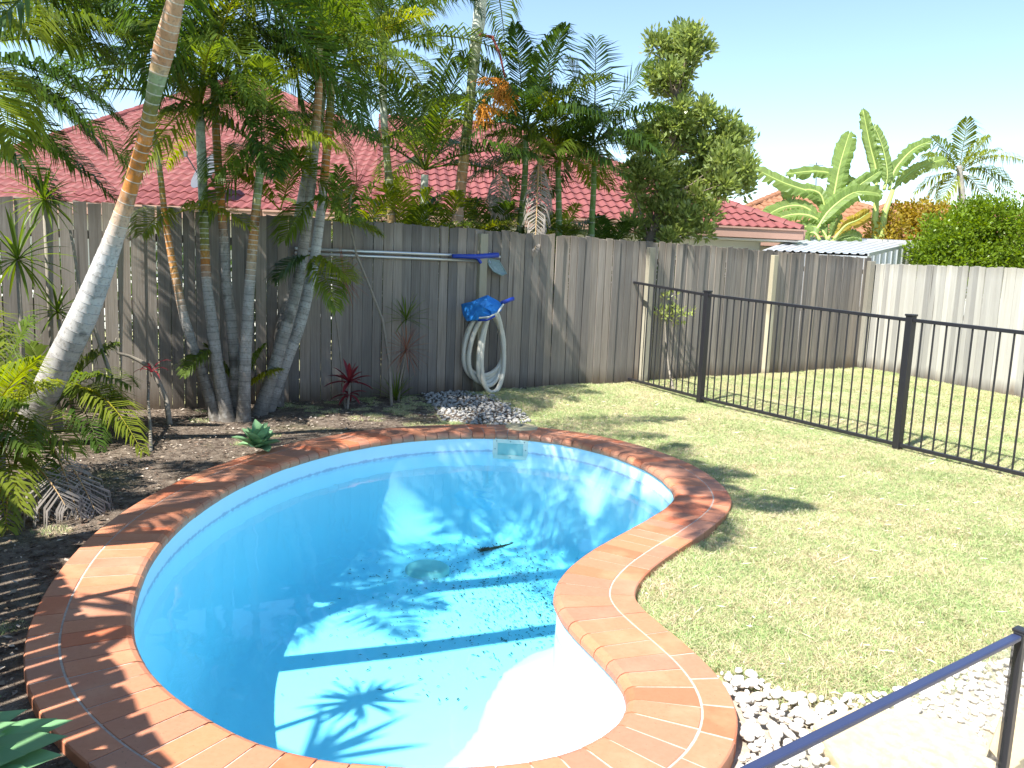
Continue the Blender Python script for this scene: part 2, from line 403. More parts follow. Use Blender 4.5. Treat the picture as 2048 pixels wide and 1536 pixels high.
# ------------------------------------------------------------------ ground
FB = [(-5.7, 6.3), (-3.62, 7.61), (-.42, 9.59), (1.46, 10.82), (5.93, 13.98)]       # back fence line
FR = [(5.93, 13.98), (6.78, 10.82), (7.9, 6.6), (9.4, 1.0)]                          # right fence line
FL = [(-5.7, 6.3), (-2.63, 2.35), (-1.75, 1.2), (-.6, -.3)]                          # left fence line (outside the frame, its shade is in it)
HOLE = [tuple(p) for p in offset_ring(.25)]
big = sheet('ground', [(-300, -60), (300, -60), (300, 600), (-300, 600)], HOLE, lambda x, y: 0 * x - .03, 30, M['lawn'])
big['kind'] = 'structure'
ZL = 0.0
bedpoly = [(-.95, 9.2), (-1.9, 8.7), (-3.62, 7.64), (-5.66, 6.33), (-4.2, 4.4), (-2.63, 2.4), (-1.75, 1.25), (-.6, -.25), (-.5, 1.5), (-.6, 2.05), (-.25, 2.6), (-.3, 5), (-.5, 7.0), (-.72, 7.9)]
yard = [(-.95, 9.2), (-.42, 9.62), (1.46, 10.85), (5.93, 14.0), (6.78, 10.82), (7.9, 6.6), (9.4, 1.0), (9.4, -3), (-.6, -3), (-.5, 1.5), (-.6, 2.05), (-.25, 2.6), (-.3, 5), (-.5, 7.0), (-.72, 7.9)]
tag(sheet('lawn', yard, HOLE, ZL, .16, M['lawn']), kind='structure')
tag(sheet('garden_bed', bedpoly, HOLE, ZL + .004, .13, M['soil']), kind='structure')
GR1 = [(-1.02, 9.22), (-.55, 9.52), (-.13, 9.12), (.12, 8.3), (.20, 7.75), (-.2, 7.4), (-.62, 7.6), (-.80, 8.32)]
GR2 = [(.5, 2.0), (.6, 2.2), (.7, 2.55), (.72, 2.86), (.92, 2.93), (1.03, 2.80), (1.16, 2.73), (1.36, 2.79), (1.66, 2.96), (2.12, 3.16), (3.0, 3.5), (3.0, 1.2), (.6, 1.2)]
g1 = tag(sheet('gravel_patch', GR1, HOLE, ZL + .010, .12, M['soil']), kind='structure')
g2 = tag(sheet('gravel_path', GR2, HOLE, ZL + .010, .12, M['gravel']), kind='structure')

# ------------------------------------------------------------------ pool
pool = thing('swimming_pool', 'kidney shaped blue pool with terracotta brick coping, full of water', 'swimming pool')
WZ = -.115
def prof(d):
    pts = [(0, .012), (.002, -.10), (.012, -.36), (.03, -.48), (.055, -.60), (.10, -.70), (.16, -.78), (.25, -.84), (.40, -.875), (3, -.94)]
    return np.interp(d, [p[0] for p in pts], [p[1] for p in pts])
def build_shell():
    ring0 = np.array(offset_ring(-.0, 240)); V = []; F = []
    def zfun(VV, d):
        z = prof(d); X, Y = VV[:, 0], VV[:, 1]
        ex = np.interp(Y, [2.0, 2.55, 2.88, 3.13, 3.31, 3.53, 3.80, 4.0, 4.15, 4.4], [-.75, -.48, -.34, -.20, -.13, -.10, -.03, .10, .40, 2.0])
        t = np.clip((X - ex) / .10 + .5, 0, 1); t = t * t * (3 - 2 * t)
        zb = np.maximum(z, -.34 - .15 * np.clip(1 - (X - ex) / .5, 0, 1) ** 1.3); return z * (1 - t) + zb * t
    n = 240; dsr = [.0, .001, .002, .006, .012, .02, .03, .042, .055, .075, .10, .13, .16]; zr = [.012, -.05, -.10, -.20, -.36]
    for k, d in enumerate(dsr):
        rg = np.array(offset_ring(-d, n)); z = np.full(n, zr[k]) if k < 5 else zfun(rg, np.full(n, d))
        for p, q in zip(rg, z): V.append((p[0], p[1], q))
    for r in range(len(dsr) - 1):
        for i in range(n):
            j = (i + 1) % n; F.append((r * n + i, r * n + j, (r + 1) * n + j)); F.append((r * n + i, (r + 1) * n + j, (r + 1) * n + i))
    low = np.array([V[(len(dsr) - 1) * n + i][:2] for i in range(n)])
    a = POOL; st = .024
    xs = np.arange(a[:, 0].min(), a[:, 0].max(), st); ys = np.arange(a[:, 1].min(), a[:, 1].max(), st)
    G = np.array([(x, y) for x in xs for y in ys]); G = G[inside(G, low)]
    Q = POOL[::2]
    def dist(P): return np.min(np.linalg.norm(P[:, None, :] - Q[None], axis=2), axis=1)
    d = dist(G); G = G[d > .175]
    pts = [Vector(p) for p in low] + [Vector(p) for p in G]
    VV, E_, FF, *_ = delaunay_2d_cdt(pts, [(i, (i + 1) % n) for i in range(n)], [], 0, 1e-6)
    VV = np.array([tuple(v) for v in VV]); FF = np.array([f for f in FF if len(f) == 3]); C = VV[FF].mean(1); FF = FF[inside(C, low)]
    d = np.maximum(dist(VV), .16); d[:n] = .16; z = zfun(VV, d)
    ar = (VV[FF[:, 1], 0] - VV[FF[:, 0], 0]) * (VV[FF[:, 2], 1] - VV[FF[:, 0], 1]) - (VV[FF[:, 2], 0] - VV[FF[:, 0], 0]) * (VV[FF[:, 1], 1] - VV[FF[:, 0], 1])
    FF[ar < 0] = FF[ar < 0][:, ::-1]
    base = len(V); V = V + [(VV[i, 0], VV[i, 1], z[i]) for i in range(len(VV))]
    F = F + [tuple(int(q) + base for q in f) for f in FF]
    ob = npmesh('shell', V, F, M['shell'], pool, smooth=True)
    bm = bmesh.new(); bm.from_mesh(ob.data); bmesh.ops.remove_doubles(bm, verts=bm.verts, dist=1e-4); bmesh.ops.recalc_face_normals(bm, faces=bm.faces); bm.to_mesh(ob.data); bm.free()
    return ob
shell = build_shell()
# mortar bed under the pavers
mb = MB(); n = 240; rr = [(.004, .0), (.004, .040), (.012, .056), (.03, .0598), (.340, .0598), (.342, -.03)]
for r, z in rr:
    for i in range(n): p = ppos(i / n, r); mb.v.append((p[0], p[1], z))
for k in range(5):
    for i in range(n): j = (i + 1) % n; mb.f.append((k * n + i, k * n + j, (k + 1) * n + j, (k + 1) * n + i))
mb.build('mortar_bed', M['mortar'], pool)
def paver(s0, s1, sec, nseg=3):
    b = MB(); m = len(sec); dz = rnd.uniform(-.0015, .0015)
    for k in range(nseg + 1):
        s = s0 + (s1 - s0) * k / nseg
        for r, z in sec: p = ppos(s, r); b.v.append((p[0], p[1], z + dz))
    for k in range(nseg):
        for i in range(m):
            j = (i + 1) % m; b.f.append((k * m + i, k * m + j, (k + 1) * m + j, (k + 1) * m + i))
    b.f.append(tuple(range(m))[::-1]); b.f.append(tuple(nseg * m + i for i in range(m)))
    o = b.build('brick', M['brick'], pool); 
    return o
def spaced(r, sp):
    Pq = np.array([ppos(i / NP, r) for i in range(NP + 1)]); L = np.r_[0, np.cumsum(np.linalg.norm(np.diff(Pq, axis=0), axis=1))]
    n_ = int(round(L[-1] / sp)); return np.interp(np.linspace(0, L[-1], n_ + 1), L, np.arange(NP + 1) / NP)
J = .0033 / PLEN
sec_in = [(.008, .000), (-.012, .006), (-.020, .022), (-.018, .040), (-.008, .054), (.010, .062), (.227, .062), (.2285, .060), (.2285, .0)]
ss_ = spaced(.14, .116)
for a_, b_ in zip(ss_[:-1], ss_[1:]): paver(a_ + J, b_ - J, sec_in, 2)
sec_out = [(.2355, .0), (.2355, .059), (.238, .062), (.340, .062), (.345, .057), (.346, -.02)]
ss_ = spaced(.30, .19)
for a_, b_ in zip(ss_[:-1], ss_[1:]): paver(a_ + J, b_ - J, sec_out, 4)
# water
wm = MB(); n = 240; ring = offset_ring(.03, n)
for z in (WZ, -1.3):
    for p in ring: wm.v.append((p[0], p[1], z))
for i in range(n): j = (i + 1) % n; wm.f.append((i, j, n + j, n + i))
wm.f.append(tuple(range(n))); wm.f.append(tuple(range(n, 2 * n))[::-1])
wo = wm.build('water', M['water'], None, kind='structure')
bm = bmesh.new(); bm.from_mesh(wo.data); bmesh.ops.recalc_face_normals(bm, faces=bm.faces); bm.to_mesh(wo.data); bm.free()

# skimmer opening in the far wall
def near_s(x, y):
    d = np.linalg.norm(POOL - np.array((x, y)), axis=1); return int(np.argmin(d)) / NP
ss = near_s(.03, 7.1)
ps = ppos(ss, 0); nn = NRM[int(ss * NP)]; tt = Vector((TAN[int(ss * NP)][0], TAN[int(ss * NP)][1], 0)); nv = Vector((nn[0], nn[1], 0))
c0 = Vector((ps[0], ps[1], 0)) - nv * .012
Rs = Matrix((tt, nv, Vector((0, 0, 1)))).transposed()
sk = MB(); W2, Hh = .155, .088
zc = -.082
for dx, dz, wx, hz in ((0, Hh - .018, 2 * W2, .036), (0, -Hh + .018, 2 * W2, .036), (-W2 + .022, 0, .044, 2 * Hh - .072), (W2 - .022, 0, .044, 2 * Hh - .072)):
    sk.box(c0 + tt * dx + Vector((0, 0, zc + dz)), (wx, .012, hz), mat=Rs)
fr_ = sk.build('skimmer_frame', M['white_plastic'], pool, bevel=.002)
sm = MB()
for dx, dz in ((0, Hh - .018), (-W2 + .022, 0), (W2 - .022, 0), (0, -Hh + .018), (-.12, Hh - .018), (.12, Hh - .018)):
    p = c0 + tt * dx + Vector((0, 0, zc + dz)) - nv * .006; sm.tube([p, p - nv * .003], .004, 8)
sm.build('screw', M['black_pot'], fr_)
sk = MB(); sk.box(c0 + nv * .001 + Vector((0, 0, zc)), (2 * W2 - .09, .004, 2 * Hh - .074), mat=Rs)
sk.build('skimmer_flap', plain('pale_teal_flap', (.30, .52, .50), .5, .3), pool)
# round drain cover on the floor
dm = MB(); pd = Vector((-.60, 6.14, -.865)); pr_ = [(.001, .035), (.10, .032), (.15, .024), (.17, .010), (.175, -.03)]
for k, (r, z) in enumerate(pr_):
    for i in range(32): a = 2 * math.pi * i / 32; dm.v.append((pd.x + r * math.cos(a), pd.y + r * math.sin(a), pd.z + z))
for k in range(len(pr_) - 1):
    for i in range(32): j = (i + 1) % 32; dm.f.append((k * 32 + i, (k + 1) * 32 + i, (k + 1) * 32 + j, k * 32 + j))
dc = dm.build('drain_cover', M['white_plastic'], pool, smooth=True)
# lid of the skimmer box, lying on the coping
lid = thing('skimmer_lid', 'round beige plastic lid set into the brick coping above the skimmer', 'lid')
lm = MB(); lc = Vector((.10, 7.27, .064)); pr_ = [(.0005, .012), (.105, .012), (.112, .009), (.118, .012), (.140, .010), (.147, .004), (.148, -.004)]
for k, (r, z) in enumerate(pr_):
    for i in range(40): a = 2 * math.pi * i / 40; lm.v.append((lc.x + r * math.cos(a), lc.y + r * math.sin(a), lc.z + z))
for k in range(len(pr_) - 1):
    for i in range(40): j = (i + 1) % 40; lm.f.append((k * 40 + i, (k + 1) * 40 + i, (k + 1) * 40 + j, k * 40 + j))
lm.build('disc', M['beige_plastic'], lid, smooth=True)
l2 = MB(); l2.tube([lc + Vector((0, 0, .011)), lc + Vector((0, 0, .0145))], .013, 12); l2.build('finger_hole', M['black_pot'], lid)

# ------------------------------------------------------------------ timber fences
def line_pts(L, sp):
    out = []; carry = 0
    for a, b in zip(L[:-1], L[1:]):
        a = Vector((*a, 0)); b = Vector((*b, 0)); d = (b - a).length; t = (b - a) / d; s = carry
        while s < d: out.append((a + t * s, t, None)); s += sp
        carry = s - d
    return out
def paling_mesh(wd, ht, mat, seed):
    r = random.Random(seed); b = MB(); th = .016; nz = 4
    for k in range(nz + 1):
        z = -.05 + (ht + .05) * k / nz; ox = r.uniform(-.0015, .0015); w_ = wd / 2 + r.uniform(-.0012, .0012)
        for x, y in ((-w_, -th / 2), (w_, -th / 2), (w_, th / 2), (-w_, th / 2)): b.v.append((x + ox, y, z + (r.uniform(-.006, .006) if k == nz else 0)))
    for k in range(nz):
        for i in range(4): j = (i + 1) % 4; b.f.append((k * 4 + i, k * 4 + j, (k + 1) * 4 + j, (k + 1) * 4 + i))
    b.f.append((0, 1, 2, 3)[::-1]); b.f.append(tuple(nz * 4 + i for i in range(4)))
    return b.mesh('paling', mat)
def paling_fence(name, label, L, ht0, ht1, sp, wd, mat, posts, side, prail=True, jit=.012):
    root = thing(name, label, 'fence')
    protos = [paling_mesh(wd * f, 1.0, mat, hash(name) % 1000 * 0 + i * 7 + len(name)) for i, f in enumerate((1, .995, 1.005, .985, 1, .99))]
    P = line_pts(L, sp); N = len(P)
    for i, (p, t, _) in enumerate(P):
        h = ht0 + (ht1 - ht0) * i / N + rnd.uniform(-jit, jit)
        o = link('paling', protos[rnd.randrange(6)], root)
        nrm = Vector((-t.y, t.x, 0))
        o.location = p + nrm * rnd.uniform(-.004, .004) + Vector((0, 0, -.02))
        o.rotation_euler = (rnd.uniform(-.006, .006), rnd.uniform(-.005, .005), math.atan2(t.y, t.x) + rnd.uniform(-.03, .03)); o.scale = (1, 1, h)
    for a, b in zip(L[:-1], L[1:]):          # rails on the neighbour's side
        a3 = Vector((*a, 0)); b3 = Vector((*b, 0)); t = (b3 - a3).normalized(); nrm = Vector((-t.y, t.x, 0)) * side
        for z in (.28, 1.0, 1.62):
            r = MB(); r.bar(a3 + nrm * .038 + Vector((0, 0, z)), b3 + nrm * .038 + Vector((0, 0, z)), .04, .075); r.build('rail', M['paling'], root)
    for (x, y, h, wd_, t) in posts:
        b = MB(); b.box((x, y, h / 2 - .05), (wd_, wd_, h + .1), rz=t); b.build('post', M['post_wood'], root, bevel=.006)
    return root
tb = math.atan2(.655, 1)
def fp(px, off=-.06):      # point just in front of the back fence at a photo column
    best = None
    for a, b in zip(FB[:-1], FB[1:]):
        for k in range(200):
            t = k / 200; x = a[0] + (b[0] - a[0]) * t; y = a[1] + (b[1] - a[1]) * t
            q = 1024 + FPX * (Vector((x, y, .8)) - CAM).dot(RT) / (Vector((x, y, .8)) - CAM).dot(FW)
            if best is None or abs(q - px) < best[0]:
                tt_ = Vector((b[0] - a[0], b[1] - a[1], 0)).normalized(); best = (abs(q - px), x - tt_.y * off * 1, y + tt_.x * off, math.atan2(tt_.y, tt_.x))
    return best[1], best[2], best[3]
posts = []
for px, h, wd_ in ((957, 1.84, .10), (1287, 1.80, .10), (1533, 1.80, .10)):
    x, y, t = fp(px, -.03); posts.append((x, y, h, wd_, t))
paling_fence('back_fence', 'long grey weathered timber paling fence behind the palms and hose', FB, 1.93, 1.87, .1128, .1076, M['paling'], posts, 1)
paling_fence('right_fence', 'pale sunlit timber paling fence right of the lawn, beside the green hedge', FR, 1.78, 1.62, .102, .0995, M['paling_pale'], [(5.87, 13.86, 1.80, .10, -1.3)], 1, jit=.006)
paling_fence('left_fence', 'timber paling fence left of the pool bed, throwing striped shade on the coping', FL, 1.80, 1.80, .112, .0965, M['paling'], [], 1, jit=.003)

# ------------------------------------------------------------------ black pool fence
pf = thing('pool_fence', 'black metal bar fence crossing the lawn from the timber fence', 'fence')
PP = [Vector((1.49, 11.0, 0)), Vector((2.19, 9.47, 0)), Vector((3.43, 7.17, 0)), Vector((4.66, 4.88, 0)), Vector((5.9, 2.6, 0))]; PH = [1.38, 1.285, 1.20, 1.14, 1.10]
for p, h, wd_ in zip(PP, PH, (.05, .065, .065, .065, .065)):
    ang = math.atan2(-.88, .475)
    b = MB(); b.box((p.x, p.y, h / 2 - .03), (wd_, wd_, h + .06), rz=ang); b.box((p.x, p.y, h + .008), (wd_ + .012, wd_ + .012, .018), rz=ang)
    b.build('post', M['black_metal'], pf, bevel=.004)
for k in range(4):
    a, b_, ha, hb = PP[k], PP[k + 1], PH[k] - .035, PH[k + 1] - .035; d = (b_ - a).length; t = (b_ - a) / d
    r = MB(); r.bar(a + t * .03 + Vector((0, 0, ha)), b_ - t * .03 + Vector((0, 0, hb)), .038, .030); r.build('top_rail', M['black_metal'], pf, bevel=.003)
    r = MB(); r.bar(a + t * .03 + Vector((0, 0, .065)), b_ - t * .03 + Vector((0, 0, .065)), .038, .030); r.build('bottom_rail', M['black_metal'], pf, bevel=.003)
    nb = int(d / (.118 if k == 0 else .1085)); 
    for i in range(1, nb):
        q = a + t * d * i / nb; h = ha + (hb - ha) * i / nb
        bb = MB(); bb.tube([q + Vector((0, 0, .075)), q + Vector((0, 0, h - .01))], .0083, 8, cap=False); bb.build('bar', M['black_metal'], pf, smooth=True)

# ------------------------------------------------------------------ glass fence at the lower right
gf = thing('glass_fence', 'glass pool fence panel with dark rail and post, nearest the camera', 'fence')
A = gp(2034, 1274, .6); B = gp(1500, 1541, .6); B = A + (B - A) * 1.6; t = (A - B).normalized()
r = MB(); r.bar(A, B, .024, .014); r.build('top_rail', M['dark_rail'], gf, bevel=.004)
r = MB(); r.box((A.x + t.x * .018, A.y + t.y * .018, .29), (.026, .026, .64), rz=math.atan2(t.y, t.x)); r.box((A.x + t.x * .022, A.y + t.y * .022, .613), (.034, .034, .010), rz=math.atan2(t.y, t.x)); r.build('post', M['black_metal'], gf, bevel=.003)
r = MB(); r.bar(A - Vector((0, 0, .29)) , B - Vector((0, 0, .29)), .006, .55); r.build('glass_pane', M['glass'], gf)
A2 = A + t * .046; B2 = A + t * 1.2
r = MB(); r.bar(A2, B2, .024, .014); r.build('top_rail', M['dark_rail'], gf, bevel=.004)
r = MB(); r.bar(A2 - Vector((0, 0, .29)), B2 - Vector((0, 0, .29)), .006, .55); r.build('glass_pane', M['glass'], gf)

# ------------------------------------------------------------------ palms
def frond_arrays(base, tip, sag, nl=38, ll=.28, wd=.014, seed=0, droop=.35, vee=.45, tone=(1, 1, 1), stalk=.14, curl=0.0):
    r = np.random.RandomState(seed)
    base = np.array(base, float); tip = np.array(tip, float); L = np.linalg.norm(tip - base)
    mid = (base + tip) / 2 + np.array((0, 0, 1)) * sag * L
    ts = np.linspace(0, 1, 15); cur = lambda t: ((1 - t) ** 2)[:, None] * base + (2 * t * (1 - t))[:, None] * mid + (t ** 2)[:, None] * tip
    dcur = lambda t: 2 * (1 - t)[:, None] * (mid - base) + 2 * t[:, None] * (tip - mid)
    V = []; F = []
    # rachis, three sided
    P = cur(ts); D = dcur(ts); D /= np.linalg.norm(D, axis=1)[:, None]
    hz = np.cross(D, np.array((0, 0, 1.0))); q = np.linalg.norm(hz, axis=1); 
    alt = np.array((tip - base)[[1, 0, 2]]) * np.array((-1, 1, 0)); alt = alt / (np.linalg.norm(alt) + 1e-6)
    hz = np.where(q[:, None] > .15, hz / (q[:, None] + 1e-6), -alt); hz /= np.linalg.norm(hz, axis=1)[:, None]
    up = np.cross(hz, D)
    rad = np.linspace(.014, .003, 15) * max(.6, min(1.3, L / 1.5))
    ring = [P + up * rad[:, None], P - up * rad[:, None] * .5 + hz * rad[:, None], P - up * rad[:, None] * .5 - hz * rad[:, None]]
    V = np.stack(ring, 1).reshape(-1, 3)
    F = []
    for i in range(14):
        for k in range(3):
            a = i * 3 + k; b = i * 3 + (k + 1) % 3; c = a + 3; d = b + 3; F += [(a, b, d), (a, d, c)]
    F = np.array(F); C = np.tile(np.array((1.9, 1.5, .9)) * np.array(tone), (len(V), 1))
    n = nl; t = np.linspace(stalk, .995, n); 
    for side in (-1, 1):
        tt = np.clip(t + r.uniform(-.4, .4, n) / n, .05, 1); p = cur(tt); d = dcur(tt); d /= np.linalg.norm(d, axis=1)[:, None]
        h = np.cross(d, np.array((0, 0, 1.0))); q = np.linalg.norm(h, axis=1)[:, None]; h = np.where(q > .15, h / (q + 1e-6), -alt); h /= np.linalg.norm(h, axis=1)[:, None]; u = np.cross(h, d)
        u = np.where((u[:, 2:3] < 0), -u, u)
        l_dummy = 0; env = np.clip(np.sin(np.pi * np.clip((tt - stalk) / (1.12 - stalk), 0, 1) ** .72), .12, 1)
        l = ll * env * r.uniform(.85, 1.1, n)
        fwd = .35 + 1.0 * tt ** 2
        dr = h * side + d * fwd[:, None] + u * (vee * r.uniform(.6, 1.4, n))[:, None] + r.normal(0, .06, (n, 3))
        dr /= np.linalg.norm(dr, axis=1)[:, None]
        m = p + dr * (l * .5)[:, None]
        dr2 = dr + np.array((0, 0, -1)) * (droop * 2 * r.uniform(.6, 1.5, n))[:, None]; dr2 /= np.linalg.norm(dr2, axis=1)[:, None]
        e = m + dr2 * (l * .55)[:, None]
        wv = np.cross(dr, u); wv /= np.linalg.norm(wv, axis=1)[:, None]
        w_ = wd * r.uniform(.8, 1.15, n)[:, None]
        o = len(V); VV = np.stack([p - wv * w_ * .35, p + wv * w_ * .35, m - wv * w_, m + wv * w_, e], 1).reshape(-1, 3)
        k = np.arange(n) * 5 + o
        FF = np.concatenate([np.stack([k, k + 1, k + 3], 1), np.stack([k, k + 3, k + 2], 1), np.stack([k + 2, k + 3, k + 4], 1)])
        V = np.vstack([V, VV]); F = np.vstack([F, FF])
        br = r.uniform(.75, 1.25, n)[:, None] * np.array(tone); cc = np.repeat(br, 5, axis=0); C = np.vstack([C, cc])
    return V, F, C
def frond(root, base, tip, sag=.18, mat='frond', name='frond', label=None, **k):
    V, F, C = frond_arrays(base, tip, sag, seed=rnd.randrange(10 ** 6), **k)
    o = npmesh(name, V, F, M[mat], root, C)
    if label: o['label'] = label
    return o
def crown(root, c, n, L, mats=('frond',), el=(-.5, 1.3), ll=.28, wd=.014, az0=None, azr=None, nl=38, droop=.35, sagk=.2, tones=None):
    c = Vector(c); az = rnd.uniform(0, 6.28)
    for i in range(n):
        a = az + i * 2.39996 if azr is None else azr[0] + (azr[1] - azr[0]) * (i + .5) / n
        e = el[1] - (el[1] - el[0]) * ((i + .5) / n) ** .9 + rnd.uniform(-.12, .12); l = L * rnd.uniform(.82, 1.1)
        # ease the tip down: the frond starts steeper than its chord
        d = Vector((math.cos(a) * math.cos(e), math.sin(a) * math.cos(e), math.sin(e)))
        frond(root, c, c + d * l, sagk * (math.cos(e) * .8 + .35), rnd.choice(mats), ll=ll, wd=wd, nl=nl, droop=droop)
GREY = (.30, .28, .255); GREYD = (.13, .115, .10); OR = (.44, .17, .035); GRN = (.16, .20, .05); PALE = (.50, .52, .44); WHT = (.58, .57, .52)
def trunk(root, pts, rad, tones, ring=.13, ringcol=WHT, seed=0, moss=False):
    """pts: world points; rad: matching radii; tones: (fraction, colour) stops of the internodes"""
    r = random.Random(seed); P = [Vector(p) for p in pts]; n = len(P)
    # arc length table on a smooth curve
    fine = []; fr_ = []
    for i in range(n - 1):
        a = P[max(i - 1, 0)]; b = P[i]; c = P[i + 1]; d = P[min(i + 2, n - 1)]
        for k in range(12):
            t = k / 12; fine.append(.5 * ((2 * b) + (c - a) * t + (2 * a - 5 * b + 4 * c - d) * t * t + (3 * b - a - 3 * c + d) * t ** 3)); fr_.append(rad[i] * (1 - t) + rad[i + 1] * t)
    fine.append(P[-1]); fr_.append(rad[-1])
    L = [0]
    for a, b in zip(fine[:-1], fine[1:]): L.append(L[-1] + (b - a).length)
    tot = L[-1]
    def ev(s):
        s = min(max(s, 0), tot); i = int(np.searchsorted(L, s)); i = min(max(i, 1), len(L) - 1); t = (s - L[i - 1]) / (L[i] - L[i - 1] + 1e-9)
        return fine[i - 1].lerp(fine[i], t), fr_[i - 1] * (1 - t) + fr_[i] * t
    def tone(f):
        for (f0, c0_), (f1, c1_) in zip(tones[:-1], tones[1:]):
            if f <= f1:
                t = max(0, (f - f0) / (f1 - f0 + 1e-9)); return tuple(c0_[k] * (1 - t) + c1_[k] * t for k in range(3))
        return tones[-1][1]
    S_ = []; R_ = []; C_ = []; s = 0; 
    while s < tot:
        g = ring * r.uniform(.75, 1.25) * (1.0 if s < tot * .6 else .8); c = tone(s / tot); v = r.uniform(.85, 1.15); c = tuple(q * v for q in c)
        vivid = min(1, max(0, (max(c) - min(c) - .04) / .08))
        rc = tuple((ringcol[k] * .7 + c[k] * .3) * vivid + c[k] * (1 - vivid) * .95 for k in range(3)); dk = tuple(q * (.42 + .35 * vivid) for q in c)
        for ds, m, cc in ((0, 1.005, c), (.002, 1.016, rc), (.007, 1.018, rc), (.010, .998, dk), (.014, .992, c), (g * .55, .99, c), (g - .006, 1.0, c)):
            if s + ds < tot: S_.append(s + ds); R_.append(m); C_.append(cc)
        s += g
    pts2 = [ev(q)[0] for q in S_]; rr_ = [ev(q)[1] * m * (1 + .35 * math.exp(-q / .12)) for q, m in zip(S_, R_)]
    b = MB(); b.tube(pts2, rr_, 14, C_); return b.build('trunk', M['trunk'], root, smooth=True), ev, tot
def px_trunk(root, stops, tones, **k):
    """stops: (column, row, distance, width in photo pixels)"""
    P = [at(a, b, c) for a, b, c, d in stops]; R = [d * c / FPX / 2 * (1 if d > 40 else .9) for a, b, c, d in stops]
    return trunk(root, P, R, tones, **k)

CL = 'palms of the clump in the garden bed'
# the big leaning palm
A_ = thing('palm_tree', 'thickest leaning palm with orange ringed patches, left of the pool', 'palm tree')
st = [(42, 900, 6.12, 72), (50, 872, 6.12, 58), (84, 800, 6.1, 55), (115, 735, 6.08, 56), (163, 639, 6.05, 54), (204, 540, 6.0, 44), (237, 450, 5.95, 38), (263, 370, 5.9, 32), (291, 270, 5.8, 31), (305, 200, 5.7, 30), (330, 90, 5.6, 41), (350, 5, 5.5, 36), (374, -130, 5.4, 28)]
tr, ev, tot = px_trunk(A_, st, [(0, GREYD), (.1, GREY), (.42, (.52, .52, .52)), (.5, (.44, .30, .20)), (.56, OR), (.66, OR), (.72, GRN), (.76, (.22, .30, .18)), (.79, (.50, .27, .15)), (.9, (.46, .30, .2)), (1, (.3, .33, .2))], ring=.075, seed=3)
crown(A_, at(372, -130, 5.4), 13, 1.9, ('frond', 'frond_dark'), el=(-.75, 1.2), ll=.50, wd=.011, nl=66, droop=.6)
# clump
def clump_palm(label, st, tones, top, n, L, mats=('frond', 'frond_dark'), el=(-.6, 1.2), seed=0, ll=.34, ring=.06, shaft=None):
    r = thing('palm_tree', label, 'palm tree', CL)
    px_trunk(r, st, tones, ring=ring, seed=seed)
    crown(r, top, n + 2, L, mats, el=el, ll=ll * 1.2, wd=.0095, nl=58, droop=.6)
    return r
YG = (.30, .27, .06)
T1 = clump_palm('thin palm of the bed clump leaning left, orange banded below its green top', [(437, 845, 7.42, 30), (402, 740, 7.4, 24), (370, 640, 7.4, 20), (346, 530, 7.4, 16), (331, 440, 7.4, 13), (318, 330, 7.4, 12), (300, 230, 7.3, 12), (284, 130, 7.3, 10)], [(0, GREYD), (.3, GREY), (.42, (.5, .25, .08)), (.6, OR), (.7, YG), (1, GREY)], at(284, 130, 7.3), 9, 1.15, seed=5)
T2 = clump_palm('palm of the bed clump with pale green upper trunk and olive rings', [(458, 850, 7.40, 32), (436, 740, 7.42, 28), (423, 640, 7.44, 25), (413, 560, 7.46, 21), (408, 450, 7.5, 19), (404, 330, 7.5, 21), (399, 220, 7.5, 18)], [(0, GREYD), (.15, GREY), (.45, GREY), (.52, OR), (.58, (.24, .23, .06)), (.68, GRN), (.72, (.36, .45, .36)), (.95, (.38, .46, .38)), (1, YG)], at(399, 215, 7.5), 10, 1.35, ('frond', 'frond', 'frond_yellow'), seed=6)
T3 = clump_palm('upright grey palm in the middle of the clump, blotched with dark lichen', [(470, 840, 7.55, 27), (470, 740, 7.55, 24), (462, 640, 7.56, 24), (452, 560, 7.58, 22), (448, 480, 7.6, 19), (440, 380, 7.6, 17), (433, 280, 7.6, 17), (428, 150, 7.6, 15), (424, 40, 7.6, 13)], [(0, GREYD), (.1, (.25, .24, .22)), (.45, GREY), (.52, OR), (.62, OR), (.75, (.30, .18, .05)), (.85, GRN), (1, GRN)], at(423, 35, 7.6), 11, 1.4, ('frond_dark', 'frond'), seed=7)
T4 = clump_palm('front palm of the clump with white rings over orange and a green shaft', [(487, 850, 7.40, 29), (490, 740, 7.42, 26), (496, 620, 7.44, 24), (505, 500, 7.46, 21), (512, 420, 7.46, 19), (520, 340, 7.46, 17), (523, 300, 7.46, 12)], [(0, GREYD), (.2, GREY), (.5, GREY), (.62, (.42, .26, .12)), (.75, OR), (.82, (.30, .33, .14)), (.88, (.26, .36, .16)), (1, GRN)], at(523, 300, 7.46), 7, .9, ('frond', 'frond_yellow'), el=(-.9, 1.1), seed=8)
T5 = clump_palm('right leaning palm of the clump with smooth grey trunk', [(512, 850, 7.7, 34), (553, 720, 7.75, 28), (588, 600, 7.8, 25), (603, 520, 7.82, 24), (619, 400, 7.85, 21), (631, 270, 7.9, 19), (638, 170, 7.9, 16), (640, 90, 7.9, 14)], [(0, GREYD), (.1, (.26, .25, .23)), (.75, GREY), (.82, (.42, .22, .10)), (.9, (.40, .22, .12)), (1, GRN)], at(640, 80, 7.9), 11, 1.35, ('frond_dark', 'frond'), seed=9)
